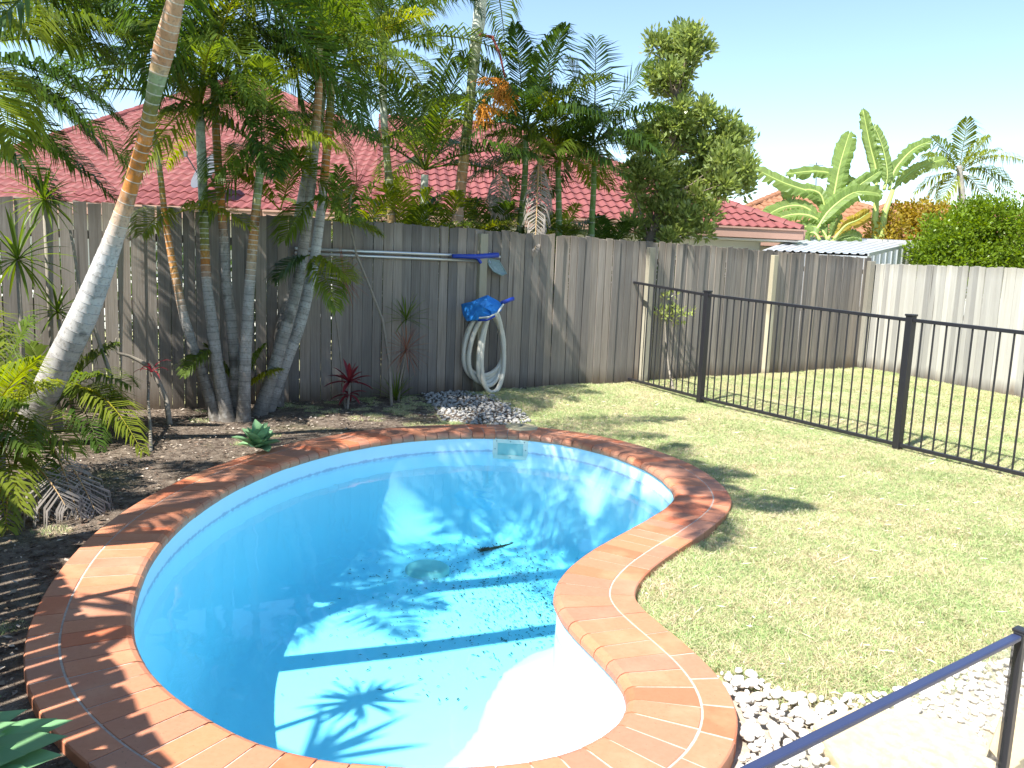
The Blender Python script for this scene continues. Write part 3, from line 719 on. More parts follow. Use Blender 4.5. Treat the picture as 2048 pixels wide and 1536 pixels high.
T6 = clump_palm('rightmost palm of the clump, mottled white with dark mossy edge', [(525, 845, 7.85, 34), (574, 715, 7.95, 29), (602, 640, 8.0, 26), (625, 540, 8.05, 23), (641, 430, 8.1, 20), (651, 330, 8.1, 18), (660, 220, 8.15, 17), (664, 150, 8.15, 14)], [(0, GREYD), (.1, (.30, .29, .27)), (.55, (.46, .46, .44)), (.66, GREY), (.72, OR), (.82, OR), (.9, YG), (1, GRN)], at(664, 145, 8.15), 10, 1.25, ('frond', 'frond_dark', 'frond_yellow'), seed=10)
# fronds that the photo shows in particular places of the clump
for root, b, tp, sg, mt, kk in (
    (T1, (345, 425, 7.38), (285, 470, 6.9), .22, 'frond_yellow', {}), (T1, (345, 430, 7.38), (500, 455, 7.0), .22, 'frond_yellow', {}),
    (T2, (400, 225, 7.45), (340, 120, 7.2), .08, 'frond_yellow', {}), (T4, (520, 310, 7.4), (552, 355, 6.9), .45, 'frond_dark', dict(ll=.34)), (T4, (500, 190, 7.3), (545, 345, 7.0), .12, 'frond_dark', dict(ll=.36)),
    (T4, (560, 420, 7.6), (600, 300, 7.9), .05, 'frond_yellow', dict(ll=.36)), (T4, (560, 420, 7.6), (470, 350, 7.7), .1, 'frond_yellow', {}),
    (T5, (625, 400, 7.75), (700, 440, 7.4), .2, 'frond', {}), (T5, (625, 400, 7.75), (570, 480, 7.4), .2, 'frond', {}), (T5, (620, 520, 7.7), (672, 620, 7.3), .3, 'frond', dict(ll=.3)), (T5, (620, 520, 7.7), (700, 560, 7.4), .2, 'frond_yellow', {}), (T5, (620, 510, 7.7), (555, 560, 7.5), .18, 'frond_dark', {}),
    (T6, (655, 440, 8.3), (705, 380, 8.4), .1, 'frond_yellow', dict(ll=.32)), (T6, (650, 440, 8.3), (760, 470, 8.5), .12, 'frond_yellow', dict(ll=.3)), (T2, (430, 700, 7.5), (370, 750, 7.2), .3, 'frond', dict(ll=.2)), (T3, (480, 790, 7.6), (410, 690, 7.5), .1, 'frond', dict(ll=.2)), (T3, (480, 790, 7.6), (530, 690, 7.6), .1, 'frond', dict(ll=.2)),
    (T3, (480, 790, 7.6), (560, 740, 7.6), .15, 'frond_yellow', dict(ll=.2))):
    frond(root, at(*b), at(*tp), sg, mt, **{**dict(ll=.32, nl=54, wd=.0085, droop=.5), **kk})

# palms behind the fence
BG = 'palms growing behind the back fence'
def back_palm(label, st, tones, top, n, L, mats=('frond', 'frond_dark'), el=(-.5, 1.25), ring=.1, ll=.42, seed=0, **k):
    r = thing('palm_tree', label, 'palm tree', BG); px_trunk(r, st, tones, ring=ring, seed=seed)
    crown(r, top, n + 2, L, mats, el=el, ll=ll * 1.15, wd=.0125, nl=56, droop=.6, **k); return r
GT = [(0, GRN), (1, GRN)]
B1 = back_palm('slender palm behind the fence, first right of the bed clump', [(790, 560, 10.2, 22), (784, 450, 10.2, 20), (777, 350, 10.2, 17), (770, 270, 10.2, 15), (766, 180, 10.2, 17), (768, 95, 10.2, 16)], [(0, GREY), (.2, (.34, .2, .1)), (.4, (.20, .22, .07)), (.6, GRN), (.7, PALE), (1, PALE)], at(768, 90, 10.2), 13, 1.6, seed=21)
B2 = back_palm('short palm behind the fence with orange leaf stalks, white trunk', [(848, 560, 10.6, 22), (848, 455, 10.6, 20), (848, 390, 10.6, 17), (850, 345, 10.6, 16)], [(0, WHT), (1, PALE)], at(850, 340, 10.6), 12, 1.6, el=(-.2, 1.35), seed=22)
B3 = back_palm('tall palm behind the fence carrying an orange fruit bunch', [(905, 560, 10.6, 32), (913, 455, 10.6, 28), (923, 360, 10.6, 24), (934, 260, 10.6, 22), (942, 180, 10.6, 20), (950, 100, 10.6, 24), (958, 40, 10.6, 28), (964, -40, 10.6, 24), (968, -120, 10.6, 18)], [(0, GREY), (.3, (.38, .2, .1)), (.4, (.22, .20, .07)), (.55, GRN), (.66, (.30, .34, .2)), (.74, PALE), (1, PALE)], at(968, -120, 10.6), 11, 2.0, seed=23)
B4 = back_palm('green stemmed palm behind the fence next to the fruit bunch', [(1040, 560, 11.2, 22), (1041, 460, 11.2, 18), (1048, 380, 11.2, 14), (1052, 300, 11.2, 12), (1050, 265, 11.2, 10)], [(0, GRN), (1, (.12, .22, .06))], at(1050, 262, 11.2), 13, 1.35, el=(-.4, 1.35), seed=24, ring=.16)
B5 = back_palm('green stemmed palm behind the fence with two bare spears', [(1118, 560, 11.4, 18), (1118, 455, 11.4, 14), (1117, 380, 11.4, 13), (1116, 325, 11.4, 10)], [(0, (.10, .18, .05)), (1, (.12, .22, .06))], at(1116, 320, 11.4), 11, 1.15, ('frond_dark', 'frond', 'frond_yellow'), el=(-.5, .9), seed=25, ring=.16)
B6 = back_palm('green stemmed palm with tall upright fronds, behind the fence beside the broadleaf tree', [(1182, 560, 11.8, 18), (1183, 460, 11.8, 14), (1187, 380, 11.8, 12), (1189, 290, 11.8, 10)], [(0, (.14, .24, .07)), (1, (.12, .22, .06))], at(1189, 285, 11.8), 7, 1.2, ('frond_dark', 'frond'), el=(-.6, .7), seed=26, ring=.16)
for tp in ((1140, 120), (1192, 80), (1296, 122), (1122, 225), (1262, 190)):
    frond(B6, at(1188, 285, 11.8), at(tp[0], tp[1], 11.8 + rnd.uniform(-.3, .3)), .10, 'frond_dark', ll=.55, nl=34, wd=.0105, vee=.05, droop=.25)
frond(B5, at(1090, 290, 11.3), at(1198, 340, 11.0), .3, 'frond_yellow', ll=.4)
s_ = MB(); s_.tube([at(1120, 300, 11.4), at(1104, 190, 11.4), at(1092, 75, 11.4)], [.014, .011, .004], 6); s_.build('spear_leaf', M['cane'], B5)
s_ = MB(); s_.tube([at(1085, 300, 11.4), at(1100, 180, 11.4), at(1118, 68, 11.4)], [.014, .011, .004], 6); s_.build('spear_leaf', M['cane'], B5)
for (a, b) in (((1078, 300, 11.0), (1070, 500, 9.95)), ((1082, 310, 11.0), (1082, 470, 10.6)), ((1002, 330, 10.9), (996, 430, 10.7))):
    frond(B4, at(*a), at(*b), .02, 'frond_dead', 'dead_frond', label='dry grey frond hanging down', ll=.3, nl=30, droop=1.5, vee=-.2, wd=.011)
# fruit bunch
fb = MB(); fb.tube([at(960, 70, 10.5), at(985, 74, 10.4), at(1000, 110, 10.3), at(1010, 155, 10.3)], [.02, .018, .015, .012], 6); fb.build('fruit_stalk', M['fruit_stalk'], B3, smooth=True)
fb = MB(); r_ = random.Random(4)
for (cx, cy, w_, h_, nn_) in ((1005, 200, 38, 50, 60), (965, 235, 26, 45, 60), (985, 165, 40, 14, 22)):
    for i in range(nn_):
        a = at(cx + r_.gauss(0, w_ * .15), cy - h_ * .6, 10.3); b = at(cx + r_.gauss(0, w_ * .5), cy + r_.uniform(-h_ * .3, h_ * .7), 10.3 + r_.gauss(0, .12))
        fb.tube([a, a.lerp(b, .5) + Vector((0, 0, .03)), b], .0035, 3, cap=False)
        for k in range(5):
            q = a.lerp(b, r_.uniform(.35, 1)) + Vector((r_.gauss(0, .012), r_.gauss(0, .012), r_.gauss(0, .012))); s2 = r_.uniform(.009, .015)
            fb.add([q + Vector(v) * s2 for v in ((1, 0, 0), (-1, 0, 0), (0, 1, 0), (0, -1, 0), (0, 0, 1), (0, 0, -1))], [(0, 2, 4), (2, 1, 4), (1, 3, 4), (3, 0, 4), (2, 0, 5), (1, 2, 5), (3, 1, 5), (0, 3, 5)])
fb.build('fruit_bunch', M['fruit'], B3)
# palm far right
B7 = thing('palm_tree', 'palm with windblown yellowing fronds above the green hedge', 'palm tree')
px_trunk(B7, [(1930, 560, 20, 18), (1928, 440, 20, 15), (1922, 370, 20, 13), (1918, 330, 20, 11)], [(0, GREY), (1, GREY)], ring=.15, seed=31)
for tp in ((1868, 275, .12), (1935, 238, .05), (1975, 275, .12), (2045, 320, .25), (1835, 345, .25), (1995, 300, .15), (2020, 365, .3), (2030, 415, .4), (1850, 310, .2)):
    frond(B7, at(1918, 345, 20), at(tp[0], tp[1], 20 + rnd.uniform(-.5, .5)), tp[2], rnd.choice(('frond', 'frond_yellow')), ll=.6, wd=.016, nl=34, droop=.8, vee=.25)
for tp in ((1845, 410, .35), (1880, 415, .35), (1975, 420, .4), (1830, 385, .3)):
    frond(B7, at(1918, 350, 20), at(tp[0], tp[1], 20 + rnd.uniform(-.5, .5)), tp[2], 'frond_yellow', ll=.5, wd=.016, nl=36, droop=1.1, vee=.2, label='yellowing frond')
# palm whose crown overhangs the upper left
C1 = thing('palm_tree', 'palm at the left edge with long dark arching fronds', 'palm tree')
trunk(C1, [(-4.6, 6.0, 0), (-4.5, 5.8, 1.5), (-4.35, 5.6, 2.6), (-4.2, 5.4, 3.3)], [.12, .08, .07, .06], [(0, GREY), (1, GREY)], seed=40)
cc = at(-60, 110, 6.3)
for b, tp, sg, mt in (((-40, 120, 6.2), (245, 250, 6.4), .22, 'frond_dark'), ((-40, 150, 6.2), (200, 300, 6.5), .25, 'frond_dark'), ((-40, 90, 6.2), (230, 120, 6.6), .2, 'frond'), ((-40, 60, 6.2), (290, 90, 6.4), .16, 'frond'), ((-30, 180, 6.2), (270, 350, 6.2), .28, 'frond_dark'), ((-40, 200, 6.2), (140, 330, 6.2), .25, 'frond_dark'),
    ((-60, 0, 5.0), (60, 70, 4.6), .2, 'frond_yellow'), ((-70, 130, 4.8), (30, 300, 4.5), .3, 'frond_yellow'), ((-30, 20, 6.3), (170, -10, 6.3), .1, 'frond'), ((-20, 0, 6.3), (260, 40, 6.8), .15, 'frond_dark'), ((-40, 260, 6.6), (230, 400, 6.6), .2, 'frond_dark'), ((-40, 300, 6.8), (110, 400, 6.8), .2, 'frond_dark'), ((60, -80, 7.2), (220, 60, 7.0), .1, 'frond_dark'), ((100, -80, 7.2), (130, 100, 7.0), .1, 'frond')):
    frond(C1, at(*b), at(*tp), sg, mt, ll=.44, nl=78, wd=.0095, stalk=.04, droop=.6)
# crown of palms above the frame: fronds that hang into it
C2 = thing('palm_tree', 'palm at the back of the bed clump whose crown fills the top of the view', 'palm tree', CL)
trunk(C2, [tuple(gp(545, 815)), tuple(at(590, 500, 8.6)), tuple(at(640, 200, 8.7)), tuple(at(650, -60, 8.7))], [.09, .07, .06, .05], [(0, GREYD), (.4, GREY), (1, GRN)], seed=41)
for b, tp, sg, mt in (((560, -60, 8.2), (520, 170, 7.8), .2, 'frond_dark'), ((560, -60, 8.2), (640, 150, 7.8), .2, 'frond_dark'), ((620, -60, 8.4), (730, 190, 8.2), .2, 'frond'), ((650, -50, 8.6), (800, 60, 8.4), .2, 'frond'), ((480, -60, 7.8), (380, 60, 7.4), .2, 'frond_dark'), ((500, -50, 7.8), (470, 130, 7.6), .15, 'frond_yellow'), ((700, -80, 8.8), (880, 20, 8.6), .15, 'frond'), ((730, -60, 9), (760, 120, 9), .15, 'frond_dark'), ((860, -60, 9.6), (960, 30, 9.4), .25, 'frond_dark'), ((400, -60, 7.4), (300, 90, 7.2), .2, 'frond_dark'), ((560, 60, 8.0), (620, 260, 7.9), .15, 'frond_dark'), ((600, 100, 8.2), (700, 330, 8.2), .2, 'frond_dark'), ((740, 60, 9.4), (720, 260, 9.3), .1, 'frond_dark'), ((450, 30, 7.7), (350, 190, 7.5), .25, 'frond_dark')):
    frond(C2, at(*b), at(*tp), sg, mt, ll=.46, nl=64, wd=.0095, droop=.7)
# palms outside the frame on the left: their shade lies across the pool
for i, (bx, by, lx, ly, hh, sd_, lab) in enumerate(((-3.0, 3.6, .35, -.22, 5.0, 50, 'leaning palm left of the view whose trunk shades the middle of the pool'), (-3.7, 4.3, .40, -.20, 5.2, 51, 'leaning palm left of the view whose crown shades the far coping'))):
    r = thing('palm_tree', lab, 'palm tree')
    P = [(bx + lx * h, by + ly * h, h) for h in (0, hh * .33, hh * .66, hh)]
    trunk(r, P, [.11, .09, .085, .07], [(0, GREY), (1, GRN)], seed=sd_)
    crown(r, P[-1], 8, .85, ('frond',), el=(-.5, 1.2), ll=.3, wd=.014, nl=36)
for bx, by, tx, ty, tz, n_, L_, sd_, lab in ((-3.9, 3.4, -3.5, 3.2, 3.5, 11, 1.05, 53, 'short dense palm left of the view that dapples the left coping'), (-3.3, 2.8, -2.9, 3.6, 4.8, 12, 1.25, 54, 'dense crowned palm left of the view that shades the far pool water')):
    r = thing('palm_tree', lab, 'palm tree'); trunk(r, [(bx, by, 0), (bx + (tx - bx) * .4, by + (ty - by) * .4, tz * .5), (tx, ty, tz)], [.10, .08, .06], [(0, GREY), (1, GRN)], seed=sd_)
    crown(r, (tx, ty, tz), n_, L_, ('frond',), el=(-.35, 1.2), ll=.34, wd=.014, nl=38)
# low palm fronds along the top of the fence, neighbour's side
LP = 'low palms behind the fence'
for i, (px, py, Y, n_, L_, lab) in enumerate(((700, 470, 10.2, 8, .9, 'low palm just behind the fence below the two roofs'), (815, 460, 10.4, 8, .8, 'low palm between the slender and the short palm, behind the fence'), (900, 470, 10.8, 7, .8, 'low dark palm behind the fence by the fruit palm'), (985, 470, 11.2, 9, .9, 'low palm behind the fence above the pool hose post'), (1110, 480, 11.8, 8, .75, 'low palm at the foot of the green stemmed palms'), (1210, 490, 12.4, 8, .7, 'low palm left of the broadleaf tree at fence top'))):
    r = thing('low_palm', lab, 'palm', LP); c_ = at(px, py + 40, Y)
    s_ = MB(); s_.tube([(c_.x, c_.y, 0), c_], [.05, .035], 8); s_.build('trunk', M['bark'], r)
    crown(r, c_, n_ + 1, L_ * 1.15, ('frond', 'frond_yellow', 'frond_dark', 'frond_dark'), el=(.25, 1.3), ll=.34, wd=.0115, nl=38)

# young palm clump at the left edge of the bed
Y1 = thing('young_palm', 'bushy young palm with yellow green fronds at the left edge before the leaning trunk', 'palm')
s_ = MB()
for q in ((-3.15, 4.95), (-3.35, 5.05), (-3.2, 4.8)): s_.tube([(q[0], q[1], 0), (q[0] + .02, q[1], .35)], [.04, .03], 8)
s_.build('stem', M['cane'], Y1)
yb = (-45, 880, 4.9)
for tp, sg, mt in (((150, 905, 4.5), .35, 'frond_yellow'), ((60, 640, 5.2), .12, 'frond'), ((-20, 600, 5.2), .1, 'frond_yellow'), ((-120, 680, 5.0), .2, 'frond'), ((60, 900, 4.3), .3, 'frond'), ((45, 1020, 4.2), .45, 'frond_yellow'), ((15, 1060, 4.1), .4, 'frond_yellow'), ((100, 960, 4.5), .4, 'frond'), ((70, 720, 4.7), .15, 'frond_yellow'), ((-100, 800, 4.4), .2, 'frond'), ((110, 770, 5.0), .2, 'frond_yellow'), ((60, 810, 4.6), .2, 'frond')):
    frond(Y1, at(*yb), at(*tp), sg, mt, ll=.30, nl=50, wd=.008, droop=.5)
Y2 = thing('young_palm', 'low arching young palm behind the thick leaning trunk, reaching over the bare bed', 'palm')
s_ = MB(); q = at(118, 880, 6.7); s_.tube([(q.x, q.y, 0), at(112, 800, 6.7)], [.045, .03], 8); s_.build('stem', M['cane'], Y2)
for tp, sg, mt in (((262, 772, 6.3), .28, 'frond'), ((285, 905, 5.9), .38, 'frond_yellow'), ((250, 860, 6.2), .4, 'frond'), ((230, 690, 6.9), .15, 'frond'), ((180, 660, 6.9), .1, 'frond_yellow'), ((60, 690, 6.9), .12, 'frond'), ((200, 900, 6.0), .4, 'frond_dark'), ((240, 810, 6.6), .3, 'frond_dark'), ((20, 760, 6.8), .2, 'frond')):
    frond(Y2, at(112, 800, 6.7), at(*tp), sg, mt, ll=.30, nl=50, wd=.009, droop=.5)
for b, tp in (((60, 905, 4.6), (85, 1085, 4.3)), ((120, 900, 4.7), (190, 1020, 4.5)), ((20, 930, 4.4), (10, 1090, 4.2)), ((70, 930, 4.5), (130, 1010, 4.3)), ((100, 880, 4.7), (160, 1040, 4.4))):
    frond(Y1, at(*b), at(*tp), .12, 'frond_dead', 'dead_frond', label='dry grey hanging frond', ll=.34, nl=17, droop=3.2, vee=-.3, wd=.006)

# ------------------------------------------------------------------ strap leaf plants
def strap(b, base, d, L, wd, droop, col=(1, 1, 1), n=5, fold=.25, ob=1.0):
    base = Vector(base); d = Vector(d).normalized(); side = d.cross(Vector((0, 0, 1)))
    if side.length < .1: side = Vector((1, 0, 0))
    side.normalize(); p = base.copy(); o = len(b.v); 
    for i in range(n + 1):
        t = i / n; w_ = wd * (math.sin(math.pi * min(1, .12 + t * .88) ** ob) ** .7 if t < 1 else 0) * .5
        up = side.cross(d).normalized()
        for v in (p - side * w_ + up * w_ * fold * 2, p, p + side * w_ + up * w_ * fold * 2): b.v.append(tuple(v)); b.c.append(tuple(q * (1.15 if v is p else 1) for q in col))
        p = p + d * L / n; d = (d + Vector((0, 0, -droop / n))).normalized()
    for i in range(n):
        for k in range(2):
            a = o + i * 3 + k; b.f.append((a, a + 1, a + 4, a + 3))
def rosette(root, c, n, L, wd, droop, mat, el=(-.3, 1.4), name='leaf'):
    for i in range(n):
        b = MB(); a = i * 2.4 + rnd.uniform(-.2, .2); e = el[1] - (el[1] - el[0]) * (i + .5) / n; v = rnd.uniform(.8, 1.2)
        strap(b, c, (math.cos(a) * math.cos(e), math.sin(a) * math.cos(e), math.sin(e)), L * rnd.uniform(.8, 1.1), wd, droop, (v, v, v))
        b.build(name, M[mat], root, smooth=True)
def stemmed(name, label, cat, pts, rad, heads, group=None):
    r = thing(name, label, cat, group)
    if pts:
        s_ = MB(); s_.tube(pts, rad, 8); s_.build('stem', M['cane'], r, smooth=True)
    for (c_, n_, L_, w_, dr, mt, el) in heads: rosette(r, c_, n_, L_, w_, dr, mt, el)
    return r
stemmed('cordyline_plant', 'tall bare leaning cane with a faint pink tuft above the fence top', 'plant', [gp(783, 812), at(778, 720, 8.7), at(765, 640, 8.6), at(740, 575, 8.55), at(713, 510, 8.5), at(697, 440, 8.5), at(702, 390, 8.5), at(712, 375, 8.5)], [.018, .016, .014, .013, .012, .011, .01, .008], [(at(712, 375, 8.5), 26, .3, .008, .4, 'leaf_pink', (-.6, 1.4))])
stemmed('cordyline_plant', 'pink and green spiky tuft on a thin stem, beside the mossy palm', 'plant', [gp(690, 815), at(680, 700, 8.55), at(670, 620, 8.5), at(688, 560, 8.5)], [.012, .01, .009, .008], [(at(688, 560, 8.5), 46, .34, .009, .5, 'leaf_pink', (-1.0, 1.4))])
stemmed('cordyline_plant', 'bright red spiky tuft low on the fence, left of the hose', 'plant', [gp(797, 803), at(800, 760, 8.8), at(812, 705, 8.7)], [.014, .012, .01], [(at(812, 700, 8.7), 56, .34, .009, .5, 'leaf_pink', (-1.1, 1.4))])
stemmed('cordyline_plant', 'small green spiky tuft above the bright red one', 'plant', [at(797, 803, 9.05), at(812, 720, 8.9), at(812, 640, 8.9)], [.01, .008, .007], [(at(812, 640, 8.9), 30, .32, .014, .5, 'frond', (-.3, 1.4))])
stemmed('cordyline_plant', 'dark red broad leaved cordyline low in front of the palings', 'plant', [gp(695, 818), at(698, 790, 8.3), at(699, 770, 8.3)], [.014, .012, .01], [(at(699, 765, 8.3), 16, .26, .045, .7, 'leaf_red', (-.2, 1.4)), (at(697, 790, 8.3), 8, .2, .04, .9, 'leaf_red', (-.4, .6))])
stemmed('strappy_plant', 'low green grassy tuft at the foot of the palings', 'plant', [], [], [(gp(792, 802), 22, .35, .014, .5, 'frond', (.4, 1.5))])
DR = 'spiky green dracaenas against the fence on the left'
stemmed('dracaena_plant', 'spiky dracaena head highest at the left, over the fence top', 'plant', [at(110, 800, 6.6), at(98, 600, 6.6), at(88, 410, 6.6)], [.02, .016, .014], [(at(88, 400, 6.6), 44, .33, .020, .6, 'frond', (-.9, 1.4))], DR)
stemmed('dracaena_plant', 'spiky dracaena head leftmost, halfway up the fence', 'plant', [at(50, 800, 6.3), at(35, 520, 6.3)], [.02, .014], [(at(35, 520, 6.3), 36, .42, .024, .7, 'frond', (-.9, 1.4))], DR)
stemmed('dracaena_plant', 'lower spiky dracaena head beside the leaning trunk', 'plant', [gp(150, 850), at(118, 640, 6.55)], [.02, .014], [(at(115, 625, 6.55), 30, .28, .020, .6, 'frond', (-.7, 1.4))], DR)
stemmed('bare_cane', 'pale curved bare cane crossing behind the thick leaning palm', 'plant', [at(232, 835, 6.7), at(218, 740, 6.75), at(190, 660, 6.8), at(160, 580, 6.8), at(148, 500, 6.8), at(140, 460, 6.8)], [.018, .017, .015, .014, .012, .01], [])
br = thing('bare_branch', 'twisted leafless forked branch standing in the bed before the fence', 'branch')
s_ = MB(); s_.tube([gp(340, 850), at(333, 800, 7.2), at(318, 765, 7.2), at(300, 735, 7.2), at(280, 722, 7.2), at(258, 712, 7.15), at(236, 706, 7.1), at(229, 694, 7.1), at(233, 676, 7.1)], [.026, .024, .022, .020, .018, .014, .012, .010, .006], 7); s_.build('limb', M['cane'], br, smooth=True)
s_ = MB(); s_.tube([gp(302, 905), at(300, 850, 6.5), at(296, 800, 6.9), at(297, 765, 7.15)], [.014, .013, .012, .012], 7); s_.build('stake', M['cane'], br, smooth=True)
rosette(br, at(303, 745, 7.1), 7, .22, .02, 1.8, 'leaf_red', (.2, 1.2))
ag = thing('agave_plant', 'blue green agave rosette leaning on the coping edge', 'agave')
rosette(ag, Vector((-1.87, 6.02, .07)), 20, .21, .11, .25, 'leaf_agave', (.05, 1.4))
fg = thing('frangipani_shrub', 'broad green leaves in the bottom left corner beside the coping', 'shrub')
fc = Vector((-1.62, 1.72, .12))
s_ = MB(); s_.tube([fc - Vector((0, 0, .12)), fc], [.02, .018], 8); s_.build('stem', M['cane'], fg)
for tp, w_ in (((140, 1475, 2.0), .075), ((130, 1515, 1.95), .08), ((60, 1425, 2.15), .06), ((120, 1440, 2.1), .06), ((20, 1480, 1.95), .075), ((10, 1400, 2.1), .07), ((90, 1560, 1.85), .08), ((150, 1440, 2.15), .065), ((60, 1520, 1.9), .08), ((40, 1455, 2.05), .07)):
    e = at(*tp); d = e - fc; b = MB(); v = rnd.uniform(.8, 1.2); strap(b, fc, d + Vector((0, 0, .1)), d.length, w_ * 1.9, .35, (v, v * 1.1, v), 9, .10, 1.7); b.build('leaf', M['leaf_agave'], fg, smooth=True)
# dracaenas left of the view: their heads shade the pool floor
for q, L_, n_ in (((-2.27, 2.54, 2.2), .30, 40), ((-2.75, 1.60, 2.85), .55, 18)):
    c_ = Vector(q); stemmed('dracaena_plant', {.30: 'dracaena left of the view, its head shading the near pool floor', .55: 'tall dracaena left of the view with widest leaves'}[L_], 'plant', [(c_.x - .25, c_.y - .15, 0), (c_.x - .2, c_.y - .05, c_.z * .5), c_], [.03, .025, .02], [(c_, n_, L_, .03 if L_ < .5 else .06, .5, 'frond', (-.8, 1.4))])

# ------------------------------------------------------------------ leaf clouds
def leaves(name, root, clusters, nsub, nleaf, size, mat, sub_r=.28, asp=2.6, tone=(1, 1, 1), upb=.35, seed=1, kind=None, shell_=.55):
    r = np.random.RandomState(seed); Cs = []; Ns = []
    for (c_, rad) in clusters:
        rad = np.array(rad if hasattr(rad, '__len__') else (rad,) * 3, float)
        k = max(3, int(nsub * (rad.mean() ** 1.6)))
        d = r.normal(size=(k, 3)); d /= np.linalg.norm(d, axis=1)[:, None]; rr_ = r.uniform(shell_, 1.05, k)[:, None]
        sc = np.array(c_) + d * rr_ * rad
        for s_, dd in zip(sc, d):
            m = nleaf; q = r.normal(size=(m, 3)) * sub_r * rad.mean() * .6; Cs.append(s_ + q); nn_ = q / (np.linalg.norm(q, axis=1)[:, None] + 1e-6) + dd * .6 + r.normal(size=(m, 3)) * .5; nn_[:, 2] += upb; Ns.append(nn_)
    C = np.vstack(Cs); D = np.vstack(Ns); D /= np.linalg.norm(D, axis=1)[:, None]; n = len(C)
    X = np.cross(D, r.normal(size=(n, 3))); X /= np.linalg.norm(X, axis=1)[:, None]
    L = size * r.uniform(.7, 1.3, n)[:, None]; U = np.cross(X, D)
    a = C; tip = C + D * L; m1 = C + D * L * .5 + X * L / asp * .5; m2 = C + D * L * .5 - X * L / asp * .5; mid = C + D * L * .5 - U * L * .06
    V = np.stack([a, m1, tip, m2], 1).reshape(-1, 3); k = np.arange(n) * 4
    F = np.concatenate([np.stack([k, k + 1, k + 2], 1), np.stack([k, k + 2, k + 3], 1)])
    br = r.uniform(.7, 1.3, n)[:, None] * np.array(tone); cols = np.repeat(br, 4, axis=0)
    return npmesh(name, V, F, M[mat], root, cols, kind=kind)
# broadleaf tree by the fence
bt = thing('broadleaf_tree', 'glossy broad leaved tree rising behind the fence in three lobes against the sky', 'tree')
TY = 12.4
TP = [(1310, 75), (1345, 55), (1400, 68), (1410, 120), (1392, 190), (1412, 215), (1422, 262), (1436, 243), (1474, 243), (1482, 280), (1497, 320), (1492, 375), (1468, 385), (1440, 372), (1432, 410), (1418, 445), (1398, 480), (1360, 470), (1330, 478), (1290, 462), (1252, 465), (1245, 410), (1268, 380), (1262, 330), (1268, 285), (1290, 238), (1322, 205), (1303, 140)]
tcl = []; r_ = random.Random(21)
for _ in range(6000):
    q = (r_.uniform(1240, 1500), r_.uniform(50, 485))
    if inside([q], TP)[0] and all((q[0] - p[0]) ** 2 + (q[1] - p[1]) ** 2 > 21 ** 2 for p, _r in tcl): tcl.append((q, r_.uniform(15, 24)))
tcl = [t for t in tcl if r_.random() > .24]
cl = [(tuple(at(a, b, TY + rnd.uniform(-.35, .35))), r * TY / FPX) for (a, b), r in tcl]
trunk_b = at(1290, 500, 12.0); tb_ = MB(); base_ = Vector((trunk_b.x, trunk_b.y + .15, 0))
mid_ = [base_, at(1292, 560, 12.15), at(1300, 480, 12.3), at(1325, 400, 12.4), at(1340, 300, 12.4), at(1350, 200, 12.4), at(1352, 130, 12.4)]
tb_.tube(mid_, [.09, .08, .07, .06, .045, .03, .012], 8); tb_.build('trunk', M['bark'], bt, smooth=True)
for (c_, r) in cl:
    c_ = Vector(c_); k = min(mid_[1:-1], key=lambda p: (p - c_ + Vector((0, 0, .4))).length); lm_ = MB(); lm_.tube([k, k.lerp(c_, .5) + Vector((0, 0, -.05)), c_], [.02, .013, .006], 5); lm_.build('limb', M['bark'], bt)
leaves('foliage', bt, cl, 300, 26, .095, 'leaf', sub_r=.5, upb=.8, seed=5, shell_=.3)
for i, (x_, y_, w_, lab) in enumerate(((-5.1, 7.9, .9, 'dark bush behind the fence at the far left, seen through the gaps'), (-3.4, 9.0, .9, 'dark bush behind the fence behind the bed clump'), (-1.8, 10.0, .9, 'dark bush behind the fence behind the red cordyline'), (-.3, 10.9, .9, 'dark bush behind the fence behind the pool hose'), (1.3, 12.0, .9, 'dark bush behind the fence near the end of the pool fence'), (2.9, 13.2, .8, 'dark bush behind the fence behind the sapling'))):
    g_ = thing('fence_bush', lab, 'bush', 'bushes hidden behind the back fence')
    s_ = MB(); s_.tube([(x_, y_, 0), (x_, y_, .9)], [.04, .02], 6); s_.build('trunk', M['bark'], g_)
    leaves('foliage', g_, [((x_ + a, y_ + b, c), (.55, .4, .45)) for a, b, c in ((-.5, -.3, .5), (.3, .2, .5), (-.35, -.2, 1.15), (.4, .3, 1.15), (0, 0, .8))], 90, 22, .11, 'frond_dark', sub_r=.5, asp=2, seed=60 + i, shell_=.2)
# small shrub in front of the fence, behind the bars
sb = thing('small_shrub', 'thin leaning sapling with a sparse leafy head behind the black bars', 'shrub')
s_ = MB(); s_.tube([gp(1347, 783), at(1338, 740, 11.05), at(1332, 690, 11.1), at(1330, 640, 11.1)], [.016, .013, .011, .008], 7); s_.build('stem', M['cane'], sb)
leaves('foliage', sb, [(tuple(at(1335, 600, 11.1)), .14), (tuple(at(1352, 628, 11.1)), .16), (tuple(at(1318, 630, 11.1)), .12), (tuple(at(1375, 632, 11.1)), .09)], 160, 9, .075, 'leaf', seed=6)
